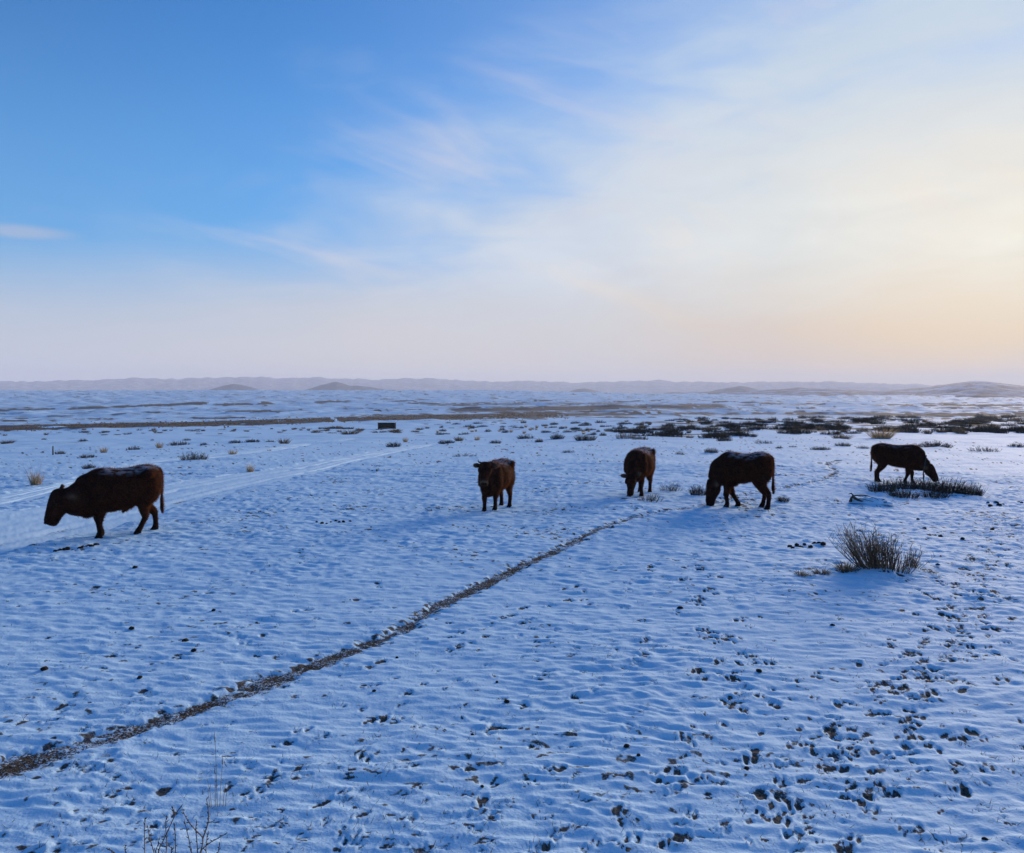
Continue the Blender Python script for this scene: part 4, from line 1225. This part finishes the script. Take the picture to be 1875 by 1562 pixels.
plant('shrub', 1020, 804, 36, 12, 'dark shrub with a taller right side in a loose row', G3)
plant('shrub', 1072, 807, 54, 15, 'wide dense dark shrub at the middle of a loose row', G3)
plant('low_shrub', 1104, 797, 16, 7, 'small dark shrub right of the wide dense one', G3)
plant('brown_shrub', 1146, 803, 46, 17, 'brown bushy shrub above and left of the head on cow', G3)
plant('brown_shrub', 1172, 805, 40, 12, 'brown low shrub directly beyond the head on cow', G3)
plant('brown_shrub', 1245, 833, 22, 10, 'brown low shrub right of the head on cow', G3)
plant('shrub', 1302, 830, 32, 13, 'dark pointed shrub left of the frosted cow', G3)
plant('low_shrub', 1334, 826, 11, 4, 'tiny dark shrub behind the frosted cow', G3)
plant('sparse_shrub', 1399, 812, 42, 8, 'thin flat shrub beyond the frosted cow', G3)
plant('shrub', 1326, 808, 34, 14, 'dark spiky shrub at the near edge of the belt', G3)
plant('low_shrub', 1427, 821, 15, 6, 'tiny dark clump right of the frosted cow', G3)
plant('low_shrub', 1452, 820, 20, 6, 'small dark clump on the snow ledge', G3)
plant('shrub', 1503, 824, 44, 9, 'dark shrub stretched along the snow ledge', G3)
plant('shrub', 1543, 817, 34, 9, 'dark shrub on the drift left of the cow facing right', G3)
plant('dull_tuft', 1540, 804, 42, 16, 'pale brown tuft on a snow drift at the belt edge', G3)
plant('tuft', 1613, 803, 62, 26, 'largest straw coloured tuft rising behind the cow facing right', G3)
plant('low_shrub', 1580, 822, 24, 7, 'low dark shrub touching the rump of the cow facing right', G3)
plant('shrub', 1710, 819, 70, 14, 'wide dark shrub above the head of the cow facing right', G3)
plant('sparse_shrub', 1803, 827, 58, 12, 'thin straggling shrub near the right edge', G3)
plant('low_shrub', 1862, 818, 32, 8, 'dark low shrub cut by the right edge', G3)
plant('dull_tuft', 1755, 793, 22, 14, 'brown upright tuft in the nearest row of the belt', G3)
G4 = 'shrubs around the grazing cattle'
plant('sparse_shrub', 1228, 899, 54, 21, 'thin grey shrub between the head on cow and the frosted cow', G4)
plant('shrub', 1279, 908, 42, 23, 'grey shrub just left of the head of the frosted cow', G4)
plant('sparse_shrub', 1190, 918, 60, 19, 'straggling shrub at the feet of the head on cow', G4)
plant('shrub', 1433, 920, 30, 13, 'small shrub behind the tail of the frosted cow', G4)
for px, py, w, h, lab in ((1615, 903, 60, 24, 'dark shrub at the left end of the patch under the cow facing right'), (1655, 912, 64, 22, 'lowest dark shrub in the patch under the cow facing right'), (1660, 896, 84, 24, 'dark shrub round the forefeet of the cow facing right'),
                          (1700, 902, 76, 27, 'dark shrub right under the muzzle of the cow facing right'), (1738, 906, 70, 33, 'tallest dark shrub of the patch, ahead of the muzzle'), (1712, 913, 56, 18, 'small dark shrub at the front of the patch'), (1776, 909, 50, 28, 'dark shrub at the right end of the patch')):
    plant('shrub', px, py, w, h, lab, G4)
# dense belt along the rim of the flat
GB = 'dense shrub belt along the rim'
cnt = 0
while cnt < 290:
    px = 1110 + 790 * _p.random()
    far_y = np.interp(px, [1110, 1250, 1450, 1600, 1900], [774, 768, 766, 764.5, 763.5])
    near_y = np.interp(px, [1110, 1200, 1300, 1400, 1600, 1900], [797, 803, 803, 799, 795, 794])
    py = far_y + (near_y - far_y) * _p.random() ** 1.25
    if px < 1250 and _p.random() < (1250 - px) / 200: continue
    g_ = pnoise(px / 60, py / 5, 77)
    if g_ < -0.12: continue
    sc = 0.55 + 0.6 * (py - far_y) / 36
    kind = _p.choice(('low_shrub', 'low_shrub', 'low_shrub', 'brown_shrub', 'shrub', 'dull_tuft'))
    grassy_ = kind == 'dull_tuft'
    rel = (py - far_y) / (near_y - far_y)
    row = 'back' if rel < 0.33 else 'middle' if rel < 0.66 else 'front'
    sec = ('above the head on cow' if px < 1240 else 'left of the frosted cow' if px < 1330 else 'above the frosted cow' if px < 1430 else 'left of the big straw tuft' if px < 1570 else 'behind the cow facing right' if px < 1700 else 'right of the cow facing right' if px < 1790 else 'at the right edge')
    w_ = _p.uniform(26, 58) * sc * (0.5 if grassy_ else 1)
    nm_ = 'dull grass tuft' if grassy_ else ('wide ' if w_ > 38 else 'small ') + ('brownish shrub' if kind == 'brown_shrub' else 'dark shrub')
    plant(kind, px, py, w_, _p.uniform(7, 12) * sc, f'{nm_}, {row} of the belt, {sec}', GB)
    cnt += 1
GC = 'small shrubs on the far flat'
for k in range(75):
    px, py = _p.uniform(790, 1200), 775 + 22 * _p.random() ** 1.2
    plant(_p.choice(('low_shrub', 'low_shrub', 'shrub')), px, py, _p.uniform(8, 26), _p.uniform(3, 7), 'small dark shrub ' + ('just right of the shed' if px < 870 else 'above the horned cow' if px < 960 else 'midway between shed and belt' if px < 1080 else 'near the left end of the belt') + (', far out' if py < 783 else ', nearer'), GC)
for k in range(16):
    px, py = _p.uniform(800, 1130), 782 + 14 * _p.random()
    plant('tuft', px, py, _p.uniform(6, 11), _p.uniform(6, 9), 'small straw tuft between the shed and the shrub belt', GC)
GD = 'tufts along the brown grass band'
for k in range(80):
    px = _p.uniform(-20, 640); py = 787 + 9 * _p.random() ** 1.4 + max(0, (300 - px) / 300) * 3 - (0 if px < 420 else 5 * (px - 420) / 220)
    plant('dull_tuft', px, py, _p.uniform(6, 15), _p.uniform(3, 5.5), 'tiny dull tuft below the brown grass band, ' + ('at the left edge' if px < 100 else 'beyond the walking cow' if px < 300 else 'beyond the largest shrub' if px < 450 else 'left of the shed'), GD)
for k in range(26):
    px, py = _p.uniform(570, 790), _p.uniform(785, 794)
    plant('dull_tuft', px, py, _p.uniform(10, 24), _p.uniform(4, 7), 'low brown hummock in the rough grass around the shed', GD)

# near bush right of the middle: its own stems, leaning as in the photograph
_b = random.Random(21)


def near_bush(px, py, label, clumps):
    x, y, z = at(px, py)
    V, F = [], []
    for (bx_, by_, n, lean, spr, h0, h1, br) in clumps:
        v, f = twiggy(_b, n, spr, lean, h0, h1, 0.0055, 4, 0.22, br)
        v = v + np.array((bx_, by_, 0)); F += [tuple(int(q) + len(V) for q in t) for t in f]; V += list(v)
    o = mesh_obj('bush', V, F, bush_m, None, smooth=False)
    o.location = (x, y, gz(x, y) - 0.015); o.rotation_euler = (0, 0, -math.atan2(x, y))
    tag(o, label, 'bush')
    return o


near_bush(1603, 1048, 'largest near brown bush, bare stems leaning left, on a snow hump',
          [(-0.06, 0, 75, (-0.62, 0.0), 0.35, 0.30, 0.70, 0.11), (0.02, 0.03, 60, (-0.22, 0.0), 0.18, 0.30, 0.58, 0.10), (0.14, 0.0, 50, (0.02, 0.0), 0.18, 0.25, 0.55, 0.09), (0.28, -0.02, 34, (0.3, 0.0), 0.4, 0.12, 0.32, 0.11)])
near_bush(1668, 1041, 'small brown bush at the right foot of the leaning near bush',
          [(0, 0, 34, (0.25, 0), 0.55, 0.16, 0.42, 0.06)])
G5 = 'dry grass at the foot of the near bush'
for px, py, w, h, lab in ((1468, 1056, 34, 17, 'sparse pale grass at the left end of the near bush hump'), (1505, 1053, 40, 18, 'sparse pale grass between hump end and near bush'), (1550, 1049, 52, 26, 'pale grass touching the left foot of the near bush'), (1700, 1050, 34, 9, 'flattened brown grass right of the near bushes')):
    plant('dull_tuft', px, py, w, h, lab, G5)

# thorny bare plant rising at the bottom edge
_t = random.Random(31)
STEMS = [[(532, 1325), (530, 1030), (540, 915)], [(640, 1325), (590, 1150), (560, 1000)], [(690, 1325), (760, 1150), (880, 890), (945, 795)], [(880, 890), (850, 810)], [(775, 1325), (770, 1000), (783, 915)], [(880, 1325), (882, 1150), (870, 980)],
         [(1165, 1325), (1195, 1160), (1110, 1060), (1030, 960), (970, 850)], [(1195, 1160), (1250, 1000), (1262, 880), (1240, 710)], [(1190, 1280), (1290, 1200), (1380, 1150), (1460, 1105)], [(1070, 1325), (1040, 1180), (985, 950)], [(1135, 1325), (1118, 1060), (1125, 970)],
         [(660, 1325), (690, 1210)], [(320, 1325), (310, 1240)], [(190, 1325), (120, 1285)], [(1235, 1325), (1245, 1150), (1255, 1090)], [(1370, 1325), (1390, 1230)], [(835, 1325), (840, 1260)]]


def stem_point(zx, zy, dist):
    px, py = 180 + zx / 6.25, 1350 + zy / 6.25
    r = ray(px, py); t = dist / r[1]
    return np.array((r[0] * t, dist, CAM_Z + r[2] * t))


for base_zx, ids, lab in ((720, (0, 1, 2, 3, 4, 5, 11, 12, 13, 16), 'bare thorny twigs rising at the bottom edge, left clump'), (1180, (6, 7, 8, 9, 10, 14, 15), 'bare thorny twigs with forked stem at the bottom edge, right clump')):
    D0 = 3.72
    bp = stem_point(base_zx, 1325, D0)
    root_z = float(zbase(bp[0], D0)) - 0.02
    V, F, BV, BF = [], [], [], []
    for i in ids:
        st = STEMS[i]
        dj = D0 + _t.uniform(-0.10, 0.12) if i not in (3, 7) else D0
        if i in (2, 6): dj = D0
        P = [stem_point(a, b_, dj + 0.03 * k) for k, (a, b_) in enumerate(st)]
        if st[0][1] >= 1325 or i == 8:
            foot = np.array((bp[0] + _t.uniform(-0.07, 0.07) + (P[0][0] - bp[0]) * 0.35, D0 + _t.uniform(-0.05, 0.05), root_z))
            if i == 8: foot = stem_point(1175, 1325, D0)
            P = [foot, (foot + P[0]) / 2 + np.array((0, 0, 0.02))] + P if i != 8 else [foot] + P
        Q = spline([(*p,) for p in P], 5 * len(P))
        stick(V, F, list(Q), 0.0042 if i in (6, 7, 2) else 0.0032, 0.0016, 6)
        for k in range(3, len(Q), 2):   # buds and thorns at the nodes
            e = np.array((_t.gauss(0, 1), _t.gauss(0, 1), 0.4)); e /= np.linalg.norm(e)
            stick(BV, BF, [Q[k], Q[k] + e * 0.006, Q[k] + e * 0.013 + np.array((0, 0, 0.003))], 0.0034, 0.0009, 5)
    root = bpy.data.objects.new('thorn_plant', None); COL.objects.link(root); root.location = (bp[0], D0, root_z)
    off_ = np.array((bp[0], D0, root_z))
    mesh_obj('stems', np.array(V) - off_, F, bush_m, root)
    mesh_obj('buds', np.array(BV) - off_, BF, twig_m, root)['kind'] = 'stuff'
    tag(root, lab, 'plant', 'thorny twigs at the bottom edge')

# slender dry stalks just above it
x, y, z = at(398, 1479)
V, F = [], []
for (ox, h, lx) in ((0.0, 0.40, -0.01), (0.012, 0.26, 0.02), (-0.03, 0.16, -0.03), (-0.012, 0.20, 0.0), (0.03, 0.15, 0.02), (0.045, 0.11, 0.01), (-0.045, 0.09, -0.01)):
    stick(V, F, [(ox, 0, -0.03), (ox + lx * 0.4, 0.005, h * 0.5), (ox + lx, 0.01, h)], 0.0024, 0.0010, 4)
    if h > 0.19:
        stick(V, F, [(ox + lx * 0.92, 0.01, h * 0.93), (ox + lx - 0.004, 0.01, h), (ox + lx - 0.002, 0.012, h + 0.03)], 0.0038, 0.001, 4)
o = mesh_obj('grass_tuft', V, F, straw_m); o.location = (x, y, gz(x, y))
tag(o, 'slender dry grass stalks above the right clump of thorny twigs', 'grass tuft')

# ------------------------------------------------------------------ stubble and flattened straw: nobody could count it
blades = []
rs = np.random.default_rng(77)


def add_blades(X, Y, Z, lo, hi, wid, up=1.0):
    n = len(X)
    ang = rs.uniform(0, 2 * np.pi, n); L = rs.uniform(lo, hi, n)
    d = np.stack([np.cos(ang), np.sin(ang), rs.uniform(0.15, 1.0, n) * up], 1); d /= np.linalg.norm(d, axis=1)[:, None]
    s = np.stack([-np.sin(ang), np.cos(ang), np.zeros(n)], 1) * (wid * rs.uniform(0.6, 1.3, n))[:, None]
    p = np.stack([X, Y, Z - 0.004], 1)
    blades.append(np.stack([p - s, p + s, p + d * L[:, None]], 1))


k_ = rs.integers(0, len(path_line), 26000)
o_ = rs.normal(0, 0.075, 26000)
Tn = np.gradient(path_line, axis=0); Tn /= np.hypot(*Tn.T)[:, None]
X, Y = path_line[k_, 0] - Tn[k_, 1] * o_, path_line[k_, 1] + Tn[k_, 0] * o_
add_blades(X, Y, zbase(X, Y) - 0.012, 0.025, 0.08, 0.0022, 0.5)
X, Y, Z = [], [], []
for (x, y, h, sz, dep, br) in prints:
    if br < 0.45 or math.hypot(x, y) > 30: continue
    for _ in range(7):
        a, b_ = x + rs.normal(0, 0.04), y + rs.normal(0, 0.04)
        X.append(a); Y.append(b_); Z.append(gz(a, b_))
add_blades(np.array(X), np.array(Y), np.array(Z), 0.012, 0.05, 0.0022)
rr_ = np.exp(rs.uniform(math.log(3.4), math.log(34), 9000)); aa_ = rs.uniform(R(-37), R(37), 9000)
X, Y = rr_ * np.sin(aa_), rr_ * np.cos(aa_)
kp = pnoise(X / 1.3, Y / 1.3, 401) + 0.6 * pnoise(X / 0.3, Y / 0.3, 402) > 0.12
X, Y = X[kp], Y[kp]
add_blades(X, Y, np.array([gz(a, b_) for a, b_ in zip(X, Y)]), 0.015, 0.06, 0.0020, 1.4)
B = np.concatenate(blades).reshape(-1, 3)
g = mesh_obj('dry_grass', B, np.arange(len(B)).reshape(-1, 3), straw_dull_m, smooth=False)
tag(g, 'dry stubble and trampled straw poking through the snow', None, kind='stuff')
# rough grass standing along the brown band in the valley
pxs, off_ = rs.uniform(-60, 1040, 4200), rs.normal(0, 2.8, 4200)
yc = np.interp(pxs, [-200, 0, 240, 400, 560, 700, 850, 1020], [790, 786, 779, 777, 770.5, 766.5, 764, 761]) + off_
RY = np.stack([(pxs - CX) / FPX, CP - SP * (yc - CY) / FPX, -SP - CP * (yc - CY) / FPX], 1)
tt = np.exp(np.linspace(math.log(60), math.log(900), 260))
G = CAM_Z + RY[:, 2:3] * tt - zbase(RY[:, 0:1] * tt, RY[:, 1:2] * tt)
ti = tt[np.clip(np.argmax(G < 0, 1), 1, 259)]
X, Y = RY[:, 0] * ti, RY[:, 1] * ti
Z = zbase(X, Y)
s = np.stack([np.ones_like(X), np.zeros_like(X), np.zeros_like(X)], 1) * (ti * 0.0009 * rs.uniform(0.5, 1.6, len(X)))[:, None]
p = np.stack([X, Y, Z - 0.05], 1); up = np.stack([rs.normal(0, 0.15, len(X)), rs.normal(0, 0.1, len(X)), rs.uniform(0.15, 0.55, len(X))], 1)
Bf = np.stack([p - s, p + s, p + s * 0.7 + up, p - s * 0.7 + up], 1).reshape(-1, 3)
g = mesh_obj('rough_grass', Bf, np.arange(len(Bf)).reshape(-1, 4), straw_dull_m, smooth=False)
tag(g, 'brown band of rough dry grass across the valley', None, kind='stuff')

# ------------------------------------------------------------------ frozen dung
dung_m, S, sb = principled('frozen_dung', rough=0.9, spec=0.1)
S.put(sb.inputs['Base Color'], S.mix(S.noise(S.node('ShaderNodeNewGeometry').outputs['Position'], 60.0, 2.0, 0.5), (0.012, 0.010, 0.009), (0.045, 0.034, 0.026)))
DM = []
for k in range(4):
    bm = bmesh.new(); bmesh.ops.create_icosphere(bm, subdivisions=2, radius=1.0)
    for v in bm.verts:
        f = 1 + 0.30 * mnoise.noise(v.co * 1.6 + Vector((k * 7, 0, 0))) + 0.12 * mnoise.noise(v.co * 4 + Vector((0, k * 5, 0)))
        v.co = Vector((v.co.x * f * 1.15, v.co.y * f * 0.95, max(v.co.z * f * 0.75, -0.35)))
    me = bpy.data.meshes.new('dung_lump'); bm.to_mesh(me); bm.free()
    me.polygons.foreach_set('use_smooth', np.ones(len(me.polygons), bool)); me.materials.append(dung_m); DM.append(me)


def dung(px, py, r, label, group):
    x, y, z = at(px, py)
    o = bpy.data.objects.new('dung_lump', _p.choice(DM)); COL.objects.link(o)
    s = r / ppm((x, y))
    o.location = (x, y, gz(x, y) + 0.2 * s); o.scale = (s, s, s); o.rotation_euler = (0, 0, _p.uniform(0, 6.28))
    tag(o, label, 'dung', group)


for px, py, r, lab in ((1390, 1234, 6, 'round dark dung lump midway between the near bush and bottom edge'), (1367, 1408, 6, 'round dark dung lump on smooth snow left of the trampled trail'), (1567, 1381, 3.2, 'small dark dung ball on the trampled trail'), (1803, 1542, 5, 'dark dung lump near the bottom right corner'),
                       (1524, 1148, 4, 'small dark lump in front of the near bush shadow'), (1147, 1372, 6, 'dark dung lump, upper of a pair right of middle foreground'), (1169, 1389, 5, 'dark dung lump, lower of a pair right of middle foreground'), (865, 1347, 3.5, 'small dark lump alone in the middle foreground'),
                       (883, 1445, 4, 'small dark lump below the middle of the foreground'), (928, 1289, 6, 'pointed dark dung lump in the middle foreground'), (910, 1251, 3.5, 'small dark lump above the pointed one'), (727, 1205, 3.5, 'small dark lump just below the trodden path'), (685, 1268, 4, 'dark lump in a hollow below the trodden path'),
                       (339, 1175, 6, 'dark dung lump, biggest of those above the trodden path'), (241, 1154, 5, 'dark flat lump left of the biggest one above the path'), (391, 1120, 4, 'small dark lump upper right of the biggest one above the path'), (247, 1040, 5, 'dark lump on the snow below the walking cow'), (81, 1229, 6, 'dark flat lump near the left edge above the path'),
                       (355, 1196, 5, 'dark lump directly below the biggest one above the path'), (256, 1245, 5, 'dark lump beside old prints above the path'), (1245, 1118, 7, 'dark dung lump on open snow below the frosted cow'), (1693, 968, 3.5, 'small dark lump right above the near bush'), (1722, 982, 4, 'dark lump right of the near bush, level with its tips'),
                       (1717, 1038, 4, 'dark lump just right of the small brown bush'), (1762, 989, 4, 'dark lump farther right of the near bush tips'), (1817, 971, 4, 'dark lump at the right edge of the trampled trail'), (1681, 953, 3, 'tiny dark lump between near bush and shrub patch')):
    dung(px, py, r * 0.85, lab, 'single frozen dung lumps on the snow')
for px, py in ((102, 1010), (110, 1008), (118, 1007), (124, 1006), (133, 1008), (147, 1006), (152, 1004), (158, 1003), (163, 1001), (168, 1004), (176, 999)):
    dung(px, py, _p.uniform(2.5, 4.5), 'dark dung lump below the head of the walking cow', 'dung row by the walking cow')
for px, py in ((580, 958), (590, 960), (598, 960), (606, 957), (615, 954), (621, 957), (629, 957), (641, 955)):
    dung(px, py, _p.uniform(1.8, 3.2), 'small dark dung lump in the row left of the horned cow', 'dung row by the horned cow')
for px, py in ((1446, 1003), (1451, 1006), (1459, 1001), (1466, 1003), (1473, 1000), (1484, 1003), (1491, 997), (1500, 998), (1507, 1000)):
    dung(px, py, _p.uniform(3, 5), 'dark dung lump in the cluster left of the near bush', 'dung cluster by the near bush')
for px, py in ((1809, 924), (1813, 929), (1824, 924), (1829, 927), (1836, 925), (1865, 921), (1870, 923)):
    dung(px, py, _p.uniform(2.2, 4), 'dark dung lump in the cluster right of the shrub patch', 'dung cluster by the shrub patch')

# ------------------------------------------------------------------ half-buried dead branch with snow on it
wood_m = plant_mat('dead_wood', (0.035, 0.028, 0.024), (0.12, 0.095, 0.075), 0.0)
x, y, z = at(1590, 926)
root = bpy.data.objects.new('dead_branch', None); COL.objects.link(root); root.location = (x, y, gz(x, y)); root.rotation_euler = (0, 0, -math.atan2(x, y))
V, F = [], []
for pts, r0, r1 in (([(-0.36, -0.02, -0.03), (-0.34, 0, 0.05), (-0.31, 0.02, 0.10), (-0.33, 0.02, 0.14)], 0.035, 0.016), ([(-0.32, 0.0, 0.09), (-0.25, -0.02, 0.05), (-0.15, -0.05, 0.0), (0.0, -0.07, -0.012), (0.2, -0.06, -0.015), (0.36, -0.04, 0.015)], 0.034, 0.014),
                    ([(-0.31, 0.02, 0.10), (-0.20, 0.03, 0.12), (-0.08, 0.05, 0.125), (0.02, 0.08, 0.10)], 0.016, 0.008), ([(-0.33, 0, 0.16), (-0.40, -0.02, 0.14)], 0.014, 0.006), ([(0.25, 0.0, 0.03), (0.33, 0.02, 0.08)], 0.012, 0.005), ([(-0.28, -0.06, 0.05), (-0.1, -0.1, 0.055), (0.1, -0.13, 0.02)], 0.010, 0.004), ([(-0.2, 0.0, 0.10), (0.0, -0.02, 0.115), (0.2, -0.08, 0.05)], 0.008, 0.004)):
    Q = spline(pts, 10); stick(V, F, list(Q), r0, r1, 7)
mesh_obj('wood', V, F, wood_m, root)
sn_m = principled('snow_cap', (0.56, 0.77, 0.94), 0.8, 0.08)[0]
Vs, Fs = [], []
nu, nv = 40, 22
for iu in range(nu):
    for iv in range(nv):
        a_, b_ = -1 + 2 * iu / (nu - 1), -1 + 2 * iv / (nv - 1)
        rr_ = math.hypot(a_, b_)
        hgt_ = 0.13 * max(0.0, 1 - rr_ ** 2) ** 0.8 * (0.75 + 0.9 * float(pnoise(a_ * 3.1, b_ * 2.3, 501))) - 0.03
        Vs.append((0.06 + a_ * 0.44, 0.08 + b_ * 0.26, hgt_ + 0.014 * float(pnoise(a_ * 9, b_ * 7, 502))))
for iu in range(nu - 1):
    for iv in range(nv - 1):
        Fs.append((iu * nv + iv, (iu + 1) * nv + iv, (iu + 1) * nv + iv + 1, iu * nv + iv + 1))
mesh_obj('snow', Vs, Fs, sn_m, root)
tag(root, 'twisted dead branch half buried in snow left of the shrub patch', 'branch')

# ------------------------------------------------------------------ thin post
x, y, z = at(97, 833)
k = ppm((x, y)); h = 14 / k
root = bpy.data.objects.new('post', None); COL.objects.link(root); root.location = (x, y, z)
V, F = loft([((0, 0, -0.1), (0.036, 0, 0), (0, 0.036, 0)), ((0.004, 0, h * 0.5), (0.034, 0, 0), (0, 0.034, 0)), ((0.012, 0, h * 0.98), (0.030, 0, 0), (0, 0.030, 0)), ((0.012, 0, h), (0.022, 0, 0), (0, 0.022, 0))], 10)
mesh_obj('shaft', V, F, twig_m, root)
V, F = loft([((0.012, 0, h), (0.028, 0, 0), (0, 0.028, 0)), ((0.012, 0, h + 0.012), (0.022, 0, 0), (0, 0.022, 0)), ((0.012, 0, h + 0.02), (0.008, 0, 0), (0, 0.008, 0))], 10)
mesh_obj('snow_cap', V, F, sn_m, root)
tag(root, 'thin dark wooden post standing in the snow at far left', 'post')

# ------------------------------------------------------------------ dark shed in the grass
x, y, z = at(707, 785.5)
k = ppm((x, y)); w, h = 30 / k, 11.5 / k
shed_m = plant_mat('tarred_boards', (0.010, 0.011, 0.011), (0.030, 0.029, 0.026), 0.0)
root = bpy.data.objects.new('shed', None); COL.objects.link(root); root.location = (x, y, gz(x, y) - 0.05); root.rotation_euler = (0, 0, R(-8) - math.atan2(x, y))


def box(name, x0, x1, y0, y1, z0, z1, mat, parent):
    return mesh_obj(name, [(a, b_, c) for a in (x0, x1) for b_ in (y0, y1) for c in (z0, z1)], [(0, 1, 3, 2), (4, 6, 7, 5), (0, 4, 5, 1), (2, 3, 7, 6), (0, 2, 6, 4), (1, 5, 7, 3)], mat, parent, smooth=False)


dp = w * 0.7
box('back_wall', -w / 2, w / 2, dp - 0.06, dp, -0.2, h, shed_m, root)
box('side_wall', -w / 2, -w / 2 + 0.06, 0.06, dp - 0.06, -0.2, h, shed_m, root)
box('side_wall', w / 2 - 0.06, w / 2, 0.06, dp - 0.06, -0.2, h, shed_m, root)
front = bpy.data.objects.new('front_wall', None); COL.objects.link(front); front.parent = root
nb = 14
for i in range(nb):
    a = -w / 2 + w * i / nb
    b_ = box('board', a + 0.008, a + w / nb - 0.008, _p.uniform(-0.012, 0.008), 0.05, -0.2, h - _p.uniform(0.0, 0.06), shed_m, front)
box('roof', -w / 2 - 0.06, w / 2 + 0.06, -0.08, dp + 0.06, h + 0.003, h + 0.06, shed_m, root)
box('roof_snow', -w / 2 - 0.03, w / 2 + 0.03, 0.0, dp + 0.03, h + 0.063, h + 0.10, sn_m, root)
tag(root, 'low dark board shed among the grass hummocks in the valley', 'shed')

# things that share a description are told apart by their order across the view
ORD = ['first', 'second', 'third', 'fourth', 'fifth', 'sixth', 'seventh', 'eighth', 'ninth', 'tenth', 'eleventh', 'twelfth', 'thirteenth', 'fourteenth', 'fifteenth', 'sixteenth', 'seventeenth', 'eighteenth', 'nineteenth', 'twentieth']
ORD += ['twenty-' + w for w in ORD[:9]] + ['thirtieth'] + ['thirty-' + w for w in ORD[:9]]
shared = {}
for o in list(COL.objects):
    if o.parent is None and o.get('label') and o.get('category'):
        shared.setdefault(o['label'], []).append(o)
for lab, obs in shared.items():
    if len(obs) > 1:
        obs.sort(key=lambda o: o.location.x / o.location.y)
        for i, o in enumerate(obs):
            o['label'] = f'{lab}, {ORD[i]} from left'
